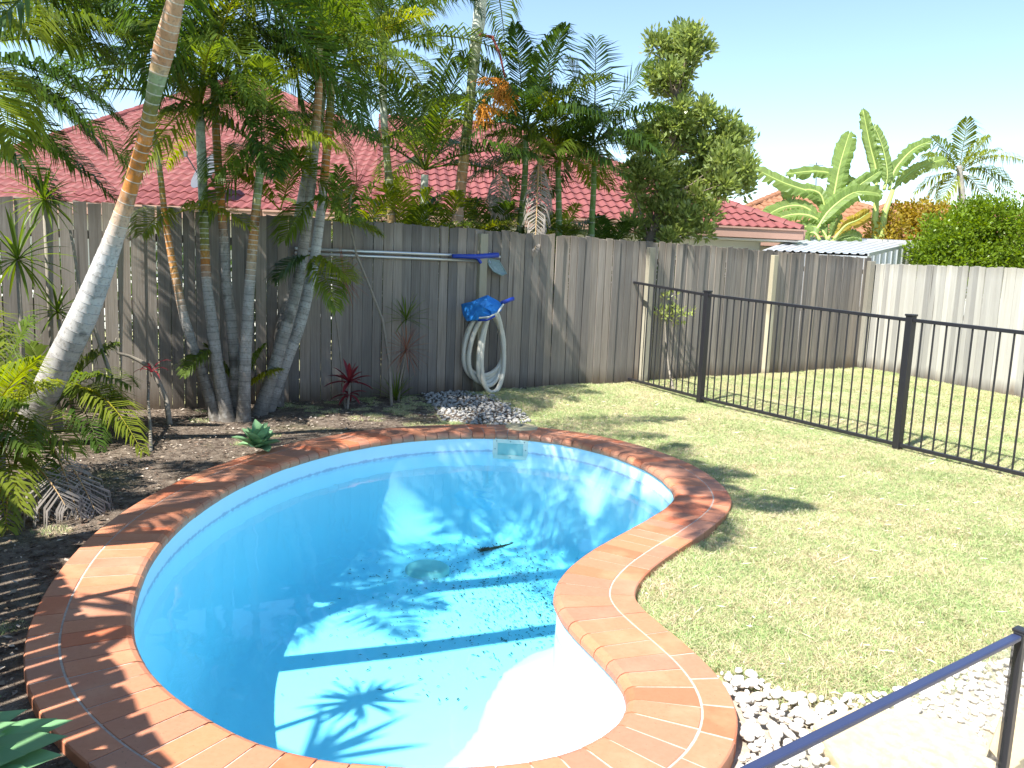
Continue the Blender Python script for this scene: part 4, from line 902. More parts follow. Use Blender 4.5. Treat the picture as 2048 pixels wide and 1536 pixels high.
# hedge and golden shrub
hd = thing('green_hedge', 'large rounded dense green bush behind the pale fence at the right edge', 'bush')
HY = 16.5
hcl = [((1880, 520), 50), ((1890, 460), 52), ((1940, 440), 50), ((1985, 425), 40), ((1990, 480), 70), ((1930, 510), 70), ((2050, 470), 70), ((2040, 530), 60), ((1860, 490), 38), ((2075, 420), 36), ((1950, 415), 26)]
hc = [(tuple(at(a, b + 12, HY + rnd.uniform(-.3, .3))), r * HY / FPX) for (a, b), r in hcl]
leaves('foliage', hd, hc, 260, 26, .075, 'leaf_hedge', sub_r=.26, asp=1.9, seed=8)
s_ = MB()
for (a, b) in ((1900, 560), (1960, 560), (2030, 560)):
    p = at(a, b, HY); s_.tube([(p.x, p.y, 0), (p.x, p.y, 1.3), p], [.06, .05, .03], 6)
    for (c_, r) in hc[::2]:
        if abs(c_[0] - p.x) < .9: s_.tube([(p.x, p.y, 1.0), c_], [.03, .012], 5)
s_.build('trunk', M['bark'], hd)
gs = thing('golden_shrub', 'yellow and orange tinged shrub left of the green hedge, behind the shed', 'bush')
gc = [(tuple(at(a, b, 18.2 + rnd.uniform(-.3, .3))), r * 18.2 / FPX) for (a, b), r in (((1765, 462), 34), ((1800, 440), 32), ((1840, 430), 30), ((1815, 470), 36), ((1860, 460), 34), ((1880, 430), 24), ((1755, 480), 26))]
leaves('foliage', gs, gc, 200, 22, .08, 'leaf_gold', sub_r=.3, asp=2, seed=9)
s_ = MB(); p = at(1810, 520, 18.2); s_.tube([(p.x, p.y, 0), p], [.06, .04], 6)
for c_, r in gc: s_.tube([p, c_], [.025, .01], 5)
s_.build('trunk', M['bark'], gs)

# ------------------------------------------------------------------ banana plant
bn = thing('banana_plant', 'banana plant with huge torn bright green leaves above the metal shed', 'banana plant')
def banana_leaf(px, Y, wd, up, mat='leaf_banana', tear=.12, dark=1.0, label=None, name='leaf', droop=.3, tw=0):
    P = [at(a, b, Y + k * .1) for k, (a, b) in enumerate(px)]; n = 44; r = random.Random(len(bn.children) * 3 + 1)
    def cv(t):
        if len(P) == 2: return P[0].lerp(P[1], t)
        if len(P) == 3: return P[0] * (1 - t) ** 2 + P[1] * 2 * t * (1 - t) + P[2] * t * t
        i = min(int(t * (len(P) - 1)), len(P) - 2); u = t * (len(P) - 1) - i; a = P[max(i - 1, 0)]; b = P[i]; c = P[i + 1]; d = P[min(i + 2, len(P) - 1)]
        return .5 * ((2 * b) + (c - a) * u + (2 * a - 5 * b + 4 * c - d) * u * u + (3 * b - a - 3 * c + d) * u ** 3)
    upv = Vector(up).normalized(); b = MB(); b2 = MB()
    b2.tube([cv(k / 14) for k in range(15)], [.035 - .029 * k / 14 for k in range(15)], 6)
    for side in (-1, 1):
        prev = None; rag = 0
        for i in range(n + 1):
            t = i / n; p = cv(t); d = (cv(min(t + .02, 1)) - cv(max(t - .02, 0))).normalized()
            s = d.cross(upv); s = s.normalized() * side; u2 = (s.cross(d) * side).normalized()
            if t < .08: w_ = 0.02
            else: w_ = wd * .5 * (min(1, ((t - .08) / .2) ** .6)) * (1 - max(0, (t - .8) / .2) ** 2 * .8)
            fl = r.uniform(-.05, .05)
            mid_p = p + s * w_ * .55 + d * .05 + u2 * (w_ * (.28 + tw * side) + fl * .3)
            e = p + s * w_ * (.95 + r.uniform(-.06, .03)) + d * .12 * w_ / .25 + u2 * (w_ * (.12 + tw * side) - droop * w_ + fl)
            if prev is not None:
                if r.random() > tear:
                    o = len(b.v); v = r.uniform(.85, 1.12) * dark
                    b.add([prev[0], prev[1], prev[2], e, mid_p, p], [(0, 1, 4, 5), (1, 2, 3, 4)], (v, v, v))
                    e_next = e
                else:       # a tear: narrow the strip at its outer end
                    v = .95 * dark; b.add([prev[0], prev[1], prev[2].lerp(prev[1], .2), mid_p.lerp(prev[1], .6), mid_p, p], [(0, 1, 4, 5), (1, 2, 3)], (v, v, v)); 
            prev = (p, mid_p, e)
    lf = b.build(name, M[mat], bn); 
    mr = b2.build('midrib', M['midrib'], lf, smooth=True)
    if label: lf['label'] = label
    return lf
M['midrib'] = plain('banana_midrib', (.34, .42, .12), .5, .4)
BY = 17.6
for args in (([(1650, 440), (1640, 395), (1565, 365), (1508, 336)], BY, .42, (.0, -.75, .65)), ([(1652, 440), (1640, 388), (1595, 380), (1572, 398)], BY, .40, (.1, -.8, .6)), ([(1745, 400), (1700, 362), (1640, 343), (1574, 348)], BY + .5, .34, (0, -.8, .6)),
    ([(1655, 440), (1668, 390), (1680, 330), (1699, 266)], BY, .44, (-.5, -.8, .2)), ([(1752, 380), (1752, 340), (1740, 290), (1726, 220)], BY + .5, .30, (-.6, -.7, 0)), ([(1768, 380), (1774, 345), (1765, 295), (1748, 252)], BY + .5, .42, (.5, -.85, .1)),
    ([(1778, 380), (1790, 340), (1825, 300), (1862, 282)], BY + .6, .36, (-.3, -.8, .5)), ([(1785, 380), (1815, 350), (1850, 330), (1890, 318)], BY + .9, .36, (0, -.6, .7)), ([(1640, 460), (1665, 425), (1710, 378), (1760, 342)], BY - .1, .34, (.3, -.8, .5)),
    ([(1632, 462), (1660, 420), (1710, 385), (1762, 388)], BY - .3, .46, (0, -.85, .5)), ([(1650, 450), (1610, 415), (1565, 415), (1524, 438)], BY, .42, (0, -.8, .6)), ([(1652, 452), (1620, 432), (1580, 430), (1540, 444)], BY - .2, .34, (0, -.8, .6)),
    ([(1655, 480), (1640, 458), (1600, 455), (1570, 480)], BY - .3, .40, (0, -.8, .6)), ([(1655, 480), (1668, 455), (1680, 430)], BY - .3, .30, (.7, -.7, .1)), ([(1660, 485), (1700, 462), (1720, 475)], BY - .3, .34, (.2, -.8, .5)), ([(1640, 480), (1625, 465), (1600, 485), (1560, 500)], BY - .5, .4, (0, -.8, .5))):
    banana_leaf(*args, tear=.10)
banana_leaf([(1668, 478), (1690, 452), (1716, 440), (1738, 425)], BY - .4, .3, (.3, -.8, .3), mat='leaf_gold', label='withered yellow leaf', tear=.2)
for st_ in ([(1752, 520), (1750, 440), (1755, 370)], [(1756, 520), (1768, 430), (1786, 380)], [(1655, 540), (1652, 480), (1650, 440)]):
    s_ = MB(); P = [at(a, b, BY + .3) for a, b in st_]; P = [Vector((P[0].x, P[0].y, 0))] + P; s_.tube(P, [.11, .09, .07, .045], 10); s_.build('pseudostem', M['midrib'], bn, smooth=True)

# ------------------------------------------------------------------ houses
def tile_mesh(name, mat, wd=.38, ln=.33, nw=10):
    b = MB(); th = .022
    for v, zz in ((0, th), (0, 0.0), (ln * 1.02, .0)):
        pass
    for i in range(nw + 1):
        x = -wd / 2 + wd * i / nw; h = .020 * math.cos(4 * math.pi * i / nw)
        b.v += [(x, 0, .012 + h), (x, 0, .040 + h), (x, ln, .016 + h)]
    for i in range(nw):
        a = i * 3; c = a + 3; b.f += [(a, c, c + 1, a + 1), (a + 1, c + 1, c + 2, a + 2)]
    return b.mesh(name, mat, False)
def roof_plane(root, polygon, eave_a, eave_b, mat, nparts, tm, sub=False):
    """polygon: 3D points of one plane; eave_a->eave_b is its lower edge, left to right seen from below"""
    P = [Vector(p) for p in polygon]; u = (Vector(eave_b) - Vector(eave_a)).normalized(); nrm = (P[1] - P[0]).cross(P[2] - P[0]).normalized()
    if nrm.z < 0: nrm = -nrm
    v = nrm.cross(u).normalized()
    if v.z < 0: v = -v; 
    b = MB(); b.add(P, [tuple(range(len(P)))]); rf = b.build('roof', mat, root)
    o = Vector(eave_a); q2 = [((p - o).dot(u), (p - o).dot(v)) for p in P]; a = np.array(q2)
    cells = []; row = 0; y = a[:, 1].min() - .02
    while y < a[:, 1].max():
        x = a[:, 0].min() + (row % 2) * .0
        while x < a[:, 0].max():
            cells.append((x + .19, y)); x += .38
        y += .32; row += 1
    C = np.array(cells); ok = inside(C + np.array((0, .16)), q2) ; C = C[ok]
    W = [o + u * c[0] + v * c[1] for c in C]
    W.sort(key=lambda p: (p - CAM).length)
    R = Matrix((u, v, nrm)).transposed().to_4x4()
    for p in W[:nparts]:
        t = link('tile', tm, rf); t.matrix_local = Matrix.Translation(p + nrm * rnd.uniform(-.002, .003)) @ R
    rest = W[nparts:]
    if rest:
        tv = np.array([tuple(q.co) for q in tm.vertices]); tf = np.array([tuple(f.vertices) for f in tm.polygons]); R3 = np.array(R.to_3x3())
        base = tv @ R3.T; V = np.concatenate([base + np.array(tuple(p)) for p in rest]); F = np.concatenate([tf + i * len(tv) for i in range(len(rest))])
        npmesh('tiles', V, F, mat, rf, kind='stuff')
    return rf
def caps(root, a, b, mat):
    a = Vector(a); b = Vector(b); L = (b - a).length; n = int(L / .36); t = (b - a) / L; s = t.cross(Vector((0, 0, 1))).normalized(); u = s.cross(t); m = MB()
    for i in range(n + 1):
        p0 = a + t * L * i / (n + 1); p1 = a + t * (L * (i + 1) / (n + 1) + .02); o = len(m.v)
        for p, r in ((p0, .125), (p1, .105)):
            for k in range(7): g = math.pi * k / 6; m.v.append(tuple(p + s * math.cos(g) * r + u * (math.sin(g) * r * .75)))
        for k in range(6): m.f.append((o + k, o + k + 1, o + 8 + k, o + 7 + k))
        m.f.append(tuple(o + k for k in range(7)))
    return m.build('ridge_capping', mat, root)
def wall(root, a, b, z0, z1, mat, name='wall'):
    m = MB(); a = Vector((*a, (z0 + z1) / 2)); b = Vector((*b, (z0 + z1) / 2)); m.bar(a, b, .12, z1 - z0); return m.build(name, mat, root)
h1 = thing('red_roof_house', 'neighbouring house with pinkish red wavy tiled hip roof behind the fence', 'house')
tm = tile_mesh('tile', M['tile_red'])
E2 = Vector((5.5, 16.3, 2.40)); E1 = Vector((-2.45, 15.0, 2.40)); ud = (E2 - E1).normalized(); vd = Vector((-ud.y, ud.x, 0))
rise = .466; Dp = 5.15
R2 = E2 - ud * Dp + vd * Dp + Vector((0, 0, rise * Dp)); R1 = E1 + vd * Dp - ud * .1 + Vector((0, 0, rise * Dp))
BR = E2 + vd * 2 * Dp; 
roof_plane(h1, [E1, E2, R2, R1], E1, E2, M['tile_red'], 220, tm)
b = MB(); b.add([E2, BR, R2], [(0, 1, 2)]); b.build('roof', M['tile_red'], h1)
b = MB(); BL = E1 + vd * 2 * Dp; b.add([R1, R2, BR, BL], [(0, 1, 2, 3)]); b.build('roof', M['tile_red'], h1)
caps(h1, E2, R2, M['tile_red']); caps(h1, R1, R2, M['tile_red'])
# left block
LA = Vector((-11.5, 15, 2.30)); LB = Vector((-2.45, 15, 2.30)); LC = Vector((-2.45, 18.35, 2.30 + rise * 3.35)); AP = Vector((-7.8, 23.7, 2.3 + rise * 8.7))
roof_plane(h1, [LA, LB, LC, AP], LA, LB, M['tile_red'], 80, tm)
b = MB(); b.add([LC, (-2.45, 26, 3.86), AP], [(0, 1, 2)]); b.build('roof', M['tile_red'], h1)
b = MB(); b.add([LA, AP, (-14, 24, 2.3)], [(0, 1, 2)]); b.build('roof', M['tile_red'], h1)
b = MB(); b.add([AP, (-2.45, 26, 3.86), (-2.4, 33, 2.3), (-14, 33, 2.3), (-14, 24, 2.3)], [(0, 1, 2, 3, 4)]); b.build('roof', M['tile_red'], h1)
caps(h1, LA, AP, M['tile_red']); caps(h1, AP, LC, M['tile_red'])
def gutter(root, a, b, h=.20):
    m = MB(); a = Vector(a); b = Vector(b); t = (b - a).normalized(); s = t.cross(Vector((0, 0, 1))).normalized()
    m.bar(a + s * .03 - Vector((0, 0, h / 2)), b + s * .03 - Vector((0, 0, h / 2)), .10, h); m.bar(a + s * .095 - Vector((0, 0, .02)), b + s * .095 - Vector((0, 0, .02)), .022, .03)
    return m.build('gutter', M['fascia'], root)
gutter(h1, E1, E2); gutter(h1, LA, Vector((-4.6, 15, 2.3))); gutter(h1, Vector((-4.55, 15.0, 2.3)), LB); gutter(h1, E2, BR)
m = MB(); so_ = E1 + vd * .45; m.box(((E1.x + E2.x) / 2 + vd.x * .3, (E1.y + E2.y) / 2 + vd.y * .3, 2.17), ((E2 - E1).length - .1, .6, .03), rz=math.atan2(ud.y, ud.x)); m.build('soffit', M['white_wall'], h1)
W1 = E1 + vd * .6 + ud * .3; W2 = E2 + vd * .6 - ud * .6
wall(h1, W1[:2], W2[:2], 0, 2.15, M['white_wall']); W3 = W2 + vd * 8.5; wall(h1, W2[:2], W3[:2], 0, 2.15, M['white_wall'])
wall(h1, (-11.0, 15.55), (-2.5, 15.55), 0, 2.1, M['white_wall'])
ds = thing('satellite_dish', 'grey satellite dish standing on the red roof behind the palm trunks', 'satellite dish')
pc = at(418, 345, 15.3); dn = Vector((-.55, -.6, .5)).normalized(); ex = dn.orthogonal().normalized(); ey = dn.cross(ex); m = MB()
for k in range(6):
    r = .40 * k / 5 + .001
    for i in range(28): a = 2 * math.pi * i / 28; m.v.append(tuple(pc + ex * math.cos(a) * r + ey * math.sin(a) * r * .92 + dn * (r * r * .45)))
for k in range(5):
    for i in range(28): j = (i + 1) % 28; m.f.append((k * 28 + i, k * 28 + j, (k + 1) * 28 + j, (k + 1) * 28 + i))
m.build('reflector', M['dish'], ds, smooth=True)
m = MB(); m.tube([pc - Vector((0, 0, .35)), pc + dn * .5], .012, 6); m.tube([pc, pc + Vector((.1, .3, -.45))], .02, 8); m.build('mast', M['dish'], ds)
m = MB(); m.box(pc + dn * .52, (.07, .07, .1)); m.build('receiver', M['dish'], ds)

h2 = thing('orange_roof_house', 'far house with orange brown tiled roof behind the banana plant', 'house')
to = tile_mesh('tile', M['tile_orange'], nw=6)
def hipblock(root, xa, xb, y, dp, ze, mat, tmesh):
    a = Vector((xa, y, ze)); b_ = Vector((xb, y, ze)); z = ze + rise * .9 * dp; d2 = min(dp, (xb - xa) / 2); 
    r1 = Vector((xa + d2, y + dp, z)); r2 = Vector((xb - d2, y + dp, z))
    roof_plane(root, [a, b_, r2, r1] if (r2 - r1).length > .05 else [a, b_, r1], a, b_, mat, 0, tmesh)
    m = MB(); c_ = Vector((xb, y + 2 * dp, ze)); d_ = Vector((xa, y + 2 * dp, ze)); m.add([b_, c_, r2], [(0, 1, 2)]); m.add([a, r1, d_], [(0, 1, 2)]); m.add([r1, r2, c_, d_], [(0, 1, 2, 3)]); m.build('roof', mat, root)
    caps(root, a, r1, mat); caps(root, b_, r2, mat)
    if (r2 - r1).length > .3: caps(root, r1, r2, mat)
    gutter(root, a, b_); wall(root, (xa + .5, y + .6), (xb - .5, y + .6), 0, ze - .2, M['white_wall'])
hipblock(h2, 4.2, 12.6, 21.6, 4.2, 2.45, M['tile_orange'], to)
hipblock(h2, 8.6, 19.5, 24.5, 3.6, 2.45, M['tile_orange'], to)
an = thing('tv_antenna', 'thin television antenna above the far orange roof', 'antenna')
m = MB(); p = at(1633, 395, 26.5); q = at(1633, 325, 26.5); m.tube([p - Vector((0, 0, .4)), q], .018, 6)
for k in range(4): c_ = q - Vector((0, 0, .08 + k * .12)); m.tube([c_ - Vector((.22 - k * .03, 0, 0)), c_ + Vector((.22 - k * .03, 0, 0))], .010, 5)
m.build('mast', M['dish'], an)

# ------------------------------------------------------------------ corrugated shed
sh = thing('metal_shed', 'small zinc shed with ribbed roof peeping over the fence corner', 'shed')
fl = at(1524, 496, 15.3); frr = at(1735, 514, 15.3); bl = at(1592, 477, 17.6); brr = at(1836, 485, 17.6)
z_f = (fl.z + frr.z) / 2; z_b = (bl.z + brr.z) / 2; fl.z = frr.z = z_f; bl.z = brr.z = z_b
def ribbed(a, b, c, d, n, amp, mat, name, root, both=False):    # a-b lower edge, d-c upper edge
    m = MB(); nr_ = (b - a).cross(d - a).normalized(); pat = [(0, 0), (.55, 0), (.68, 1), (.87, 1)]
    for k in range(n):
        for f, h in pat:
            t = (k + f) / n; m.v.append(tuple(a.lerp(b, t) + nr_ * h * amp)); m.v.append(tuple(d.lerp(c, t) + nr_ * h * amp))
    m.v.append(tuple(b)); m.v.append(tuple(c))
    for i in range(len(m.v) // 2 - 1): m.f.append((2 * i, 2 * i + 2, 2 * i + 3, 2 * i + 1))
    return m.build(name, mat, root)
ribbed(fl, frr, brr, bl, 13, .022, M['zinc'], 'roof', sh)
for a, b, n_ in ((frr, brr, 9), (fl, bl, 9), (fl, frr, 10), (brr, bl, 10)):
    a_ = a - Vector((0, 0, .03)); b_ = b - Vector((0, 0, .03)); ribbed(Vector((a_.x, a_.y, 0)), Vector((b_.x, b_.y, 0)), b_, a_, n_, .05, M['zinc'], 'wall', sh)
m = MB(); m.bar(frr + Vector((0, -.03, .0)), brr, .03, .06); m.bar(bl + Vector((0, .0, .02)), brr + Vector((0, 0, .02)), .05, .05); m.build('flashing', M['zinc'], sh)

# ------------------------------------------------------------------ things on the fence
def fence_pt(px, py, off=.07):
    x, y, t = fp(px, -off); return at(px, py, y)
pa, pb = fence_pt(590, 497, .10), fence_pt(1000, 514, .10)
p1 = thing('pool_pole', 'upper silver telescopic pole on the fence with a blue brush head', 'pole')
m = MB(); m.tube([pa, pb], .016, 12); m.build('tube', M['alu'], p1, smooth=True)
a = fence_pt(905, 512, .13); b = fence_pt(996, 510, .13); m = MB(); m.tube([a, a.lerp(b, .5) + Vector((0, 0, -.012)), b], [.022, .028, .03], 10); m.build('brush_head', M['blue_plastic'], p1, smooth=True)
c_ = a.lerp(b, .5); m = MB(); m.tube([c_, fence_pt(962, 526, .13)], .018, 8); m.build('clip', M['blue_plastic'], p1)
p2 = thing('pool_pole', 'lower silver telescopic pole on the fence with a grey leaf scoop', 'pole')
m = MB(); m.tube([fence_pt(590, 506, .07), fence_pt(985, 523, .07)], .016, 12); m.build('tube', M['alu'], p2, smooth=True)
m = MB(); q = [fence_pt(*v) for v in ((975, 516, .10), (998, 522, .10), (1013, 547, .14), (1004, 551, .2), (988, 543, .2), (978, 530, .14))]
cen = sum(q, Vector()) / 6 + Vector((.03, .02, -.03)); m.add(q + [cen], [(0, 1, 6), (1, 2, 6), (2, 3, 6), (3, 4, 6), (4, 5, 6), (5, 0, 6)]); m.tube(q + [q[0]], .009, 6); m.build('net', M['grey_net'], p2)
hk = MB(); hk.tube([fence_pt(979, 505, .06), fence_pt(979, 528, .13), fence_pt(981, 524, .17)], .006, 6); hk.build('hook', M['alu'], p2)
# coiled hose
ho = thing('pool_hose', 'coiled cream vacuum hose hanging on the fence post', 'hose')
x0, y0, t0 = fp(970, -.16); cF = at(970, 690, y0 - .02); tv = Vector((math.cos(t0), math.sin(t0), 0)); nv2 = Vector((math.sin(t0), -math.cos(t0), 0))
r_ = random.Random(3); pts = []
loops = [(.27, .40, -.01, .06), (.235, .35, .02, .09), (.265, .45, .0, .02), (.22, .39, .03, .05), (.16, .48, .08, -.01)]
top = cF + Vector((0, 0, .42))
nlp = 36
for k, (wx, hz, ox, dz) in enumerate(loops):
    ox2, dz2 = (loops[k + 1][2:] if k + 1 < len(loops) else (ox, dz)); wx2, hz2 = (loops[k + 1][:2] if k + 1 < len(loops) else (wx, hz))
    for i in range(nlp):
        f = i / nlp; a = 2 * math.pi * f; W_ = wx * (1 - f) + wx2 * f; H_ = hz * (1 - f) + hz2 * f
        pts.append(cF + tv * (math.sin(a) * W_ * (1 - .22 * math.cos(a)) + (ox * (1 - f) + ox2 * f)) + Vector((0, 0, math.cos(a) * H_ - .06 + dz * (1 - f) + dz2 * f)) + nv2 * (.045 * k / 2 - .04 + .03 * math.sin(a * 1 + k)))
P2 = []; R2_ = []
for i in range(len(pts) - 1):
    for k in range(4):
        P2.append(pts[i].lerp(pts[i + 1], k / 4)); R2_.append(.0285 if k % 2 else .0262)
m = MB(); m.tube(P2, R2_, 10); m.build('coil', M['hose'], ho, smooth=True)
# blue scoop resting over the hose
sc = thing('leaf_scoop', 'crumpled bright blue leaf net with handle draped over the hose', 'net')
q = [at(a, b, y0 - d_) for a, b, d_ in ((930, 606, .12), (945, 603, .2), (975, 590, .26), (997, 602, .24), (1006, 610, .24), (1002, 622, .30), (985, 634, .34), (958, 640, .32), (942, 640, .28), (934, 628, .2))]
cen = at(968, 615, y0 - .38); m = MB(); rn = random.Random(9); mids = [cen.lerp(p, .5) + Vector((rn.uniform(-.02, .02), rn.uniform(-.04, .04), rn.uniform(-.025, .035))) for p in q]
nq = len(q); m.add(q + mids + [cen], [(i, (i + 1) % nq, nq + (i + 1) % nq, nq + i) for i in range(nq)] + [(nq + i, nq + (i + 1) % nq, 2 * nq) for i in range(nq)])
back = [p + nv2 * -.09 + Vector((0, 0, -.02)) for p in q]; o = len(m.v); m.add(q + back, [(i, nq + i, nq + (i + 1) % nq, (i + 1) % nq) for i in range(nq)] + [tuple(range(nq, 2 * nq))])
m.build('net', M['blue_net'], sc)
m = MB(); m.tube([at(958, 636, y0 - .36), at(978, 634, y0 - .38), at(995, 626, y0 - .36), at(1007, 608, y0 - .32)], .010, 8); m.build('frame', M['white_plastic'], sc, smooth=True)
m = MB(); m.tube([at(956, 641, y0 - .35), at(975, 640, y0 - .38), at(990, 632, y0 - .37)], .011, 8); m.build('lip', M['blue_plastic'], sc, smooth=True)
m = MB(); m.tube([at(1003, 606, y0 - .3), at(1027, 597, y0 - .22)], .022, 10); m.build('handle', M['blue_plastic'], sc, smooth=True)

# ------------------------------------------------------------------ pebbles, slabs, litter, grass
def peb_mesh(seed, sub):
    bm = bmesh.new(); bmesh.ops.create_icosphere(bm, subdivisions=sub, radius=1); r = random.Random(seed)
    a = [Vector((r.gauss(0, 1), r.gauss(0, 1), r.gauss(0, 1))).normalized() for _ in range(5)]; k = [r.uniform(.05, .22) for _ in a]
    for v in bm.verts:
        d = v.co.normalized(); s = 1
        for q, w_ in zip(a, k): s -= w_ * max(0, d.dot(q) - .35)
        v.co = d * s
    me = bpy.data.meshes.new('pebble'); bm.to_mesh(me); bm.free(); me.materials.append(M['pebble']); me.polygons.foreach_set('use_smooth', [True] * len(me.polygons)); return me
pm = [peb_mesh(i, 2) for i in range(8)]; pm1 = [peb_mesh(i, 1) for i in range(8)]
def fill(poly, sp, seed, excl=()):
    r = np.random.RandomState(seed); a = np.array(poly); out = []
    xs = np.arange(a[:, 0].min(), a[:, 0].max(), sp); ys = np.arange(a[:, 1].min(), a[:, 1].max(), sp)
    G = np.array([(x, y) for x in xs for y in ys]) + r.uniform(-.45, .45, (len(xs) * len(ys), 2)) * sp
    G = G[inside(G, poly)]; G = G[~inside(G, HOLE2)]
    for e in excl: G = G[~inside(G, e)]
    return G
HOLE2 = [tuple(p) for p in offset_ring(.37)]
SL1 = [(1.03, 2.30), (1.03, 2.52), (1.10, 2.575), (1.25, 2.64), (1.44, 2.60), (1.56, 2.54), (1.54, 2.32), (1.30, 2.12), (1.12, 2.15)]
SL2 = [(1.50, 2.36), (1.70, 2.62), (1.84, 2.76), (2.10, 2.72), (2.2, 2.4), (1.9, 2.12), (1.62, 2.15)]
for poly, lab in ((SL1, 'irregular cream sandstone slab among the pebbles, partly under the glass rail'), (SL2, 'sandstone slab cut by the right frame edge behind the post')):
    m = MB(); n = len(poly); top_ = [(x, y, .055) for x, y in poly]; cx = sum(p[0] for p in poly) / n; cy = sum(p[1] for p in poly) / n
    m.v = [(cx + (x - cx) * .98, cy + (y - cy) * .98, .058) for x, y in poly] + [(x, y, .048) for x, y in poly] + [(x, y, -.02) for x, y in poly]
    m.f = [tuple(range(n))] + [(k * n + i, k * n + (i + 1) % n, (k + 1) * n + (i + 1) % n, (k + 1) * n + i) for k in (0, 1) for i in range(n)]
    o = m.build('stepping_stone', M['flag']); tag(o, lab, 'stepping stone')
    bm = bmesh.new(); bm.from_mesh(o.data); bmesh.ops.recalc_face_normals(bm, faces=bm.faces); bm.to_mesh(o.data); bm.free()
def pebbles(root, G, size, nind, seed, zoff=.02, mat='pebble'):
    r = random.Random(seed); G = sorted([tuple(g) for g in G], key=lambda p: math.hypot(p[0], p[1]))
    vis = [g for g in G if abs(g[0]) < .66 * g[1] and g[1] > 2.2]; oth = [g for g in G if not (abs(g[0]) < .66 * g[1] and g[1] > 2.2)]
    G = vis + oth; V = []; F = []; o = 0
    for i, (x, y) in enumerate(G):
        s = size * math.exp(r.gauss(0, .32)); sc_ = (s * r.uniform(.8, 1.3), s * r.uniform(.6, .95), s * r.uniform(.45, .7)); e = (r.uniform(-.3, .3), r.uniform(-.3, .3), r.uniform(0, 6.3)); z = zoff + r.uniform(0, size * .6)
        if i < nind:
            ob = link('pebble', pm[i % 8], root); ob.location = (x, y, z); ob.rotation_euler = e; ob.scale = sc_
        else:
            me = pm1[i % 8]; mt_ = Matrix.LocRotScale(Vector((x, y, z)), __import__('mathutils').Euler(e), Vector(sc_)); tv = np.array([tuple(mt_ @ q.co) for q in me.vertices]); tf = np.array([tuple(f.vertices) for f in me.polygons])
            V.append(tv); F.append(tf + o); o += len(tv)
    if V: npmesh('pebbles', np.vstack(V), np.vstack(F), M[mat], root, kind='stuff', smooth=True)
pebbles(g2, fill(GR2, .030, 2, (SL1, SL2)), .0165, 300, 5)
pebbles(g1, fill(GR1, .050, 3), .019, 0, 6, mat='pebble_shaded')

# sunken leaf litter
r_ = random.Random(12); m = MB()
def floor_z(x, y):
    d = float(np.min(np.linalg.norm(POOL - np.array((x, y)), axis=1))); return float(prof(d))
for i in range(1500):
    k = r_.random()
    if k < .45: x, y = r_.gauss(-.15, .35), r_.gauss(5.95, .55)
    elif k < .8: x, y = r_.gauss(.15, .16), r_.gauss(5.55, .45)
    else: x, y = r_.uniform(-1.2, .4), r_.uniform(4.2, 6.8)
    if not inside([(x, y)], POOL)[0]: continue
    d = float(np.min(np.linalg.norm(POOL - np.array((x, y)), axis=1)))
    if d < .2: continue
    z = floor_z(x, y) + .008; a = r_.uniform(0, 6.3); l = .008 + .045 * r_.random() ** 2; w_ = r_.uniform(.002, .006); dx, dy = math.cos(a), math.sin(a)
    m.add([(x, y, z), (x + dx * l * .5 - dy * w_, y + dy * l * .5 + dx * w_, z + .004), (x + dx * l, y + dy * l, z), (x + dx * l * .5 + dy * w_, y + dy * l * .5 - dx * w_, z + .003)], [(0, 1, 2, 3)])
o = m.build('leaf_litter', M['debris'], kind='stuff'); tag(o, 'scattered dark leaf litter lying on the pool floor', 'litter')
for k, (a, b, lab) in enumerate((((960, 1102), (1150, 1075), 'longest sunken palm twig near the inner curve of the coping'), ((745, 1088), (812, 1078), 'short sunken twig left of the drain cover'), ((778, 958), (815, 974), 'twig floating under the far wall, left of the skimmer'))):
    p = gp(*a, -.86 if k < 2 else -.5); q = gp(*b, -.86 if k < 2 else -.5); m = MB(); m.tube([p, p.lerp(q, .5) + Vector((0, .04, .02)), q], [.012, .010, .004], 6)
    for i in range(60 if k == 0 else 10):
        t = r_.random() ** (1.6 if k == 0 else 1); c_ = p.lerp(q, t) + Vector((0, .04 * 4 * t * (1 - t), .01)); m.tube([c_, c_ + Vector((r_.gauss(.03, .05), r_.gauss(0, .05), r_.uniform(0, .02)))], [.004, .002], 3)
    tag(m.build('sunken_twig', M['debris']), lab, 'twig')
for (a, lab) in (((760, 1012), 'dark clump of rotting leaves on the pool floor at left'), ((830, 1022), 'smaller sunken leaf scrap right of the dark clump')):
    p = gp(*a, -.84); m = MB()
    for i in range(50 if a[0] < 800 else 16):
        d = Vector((r_.gauss(0, 1), r_.gauss(0, 1), abs(r_.gauss(0, .4)))).normalized(); c_ = p + Vector((r_.gauss(0, .02), r_.gauss(0, .02), 0)); l = r_.uniform(.03, .09)
        m.add([c_, c_ + d * l * .5 + Vector((.006, 0, 0)), c_ + d * l, c_ + d * l * .5 - Vector((.006, 0, 0))], [(0, 1, 2, 3)])
    tag(m.build('leaf_clump', M['debris']), lab, 'leaves')

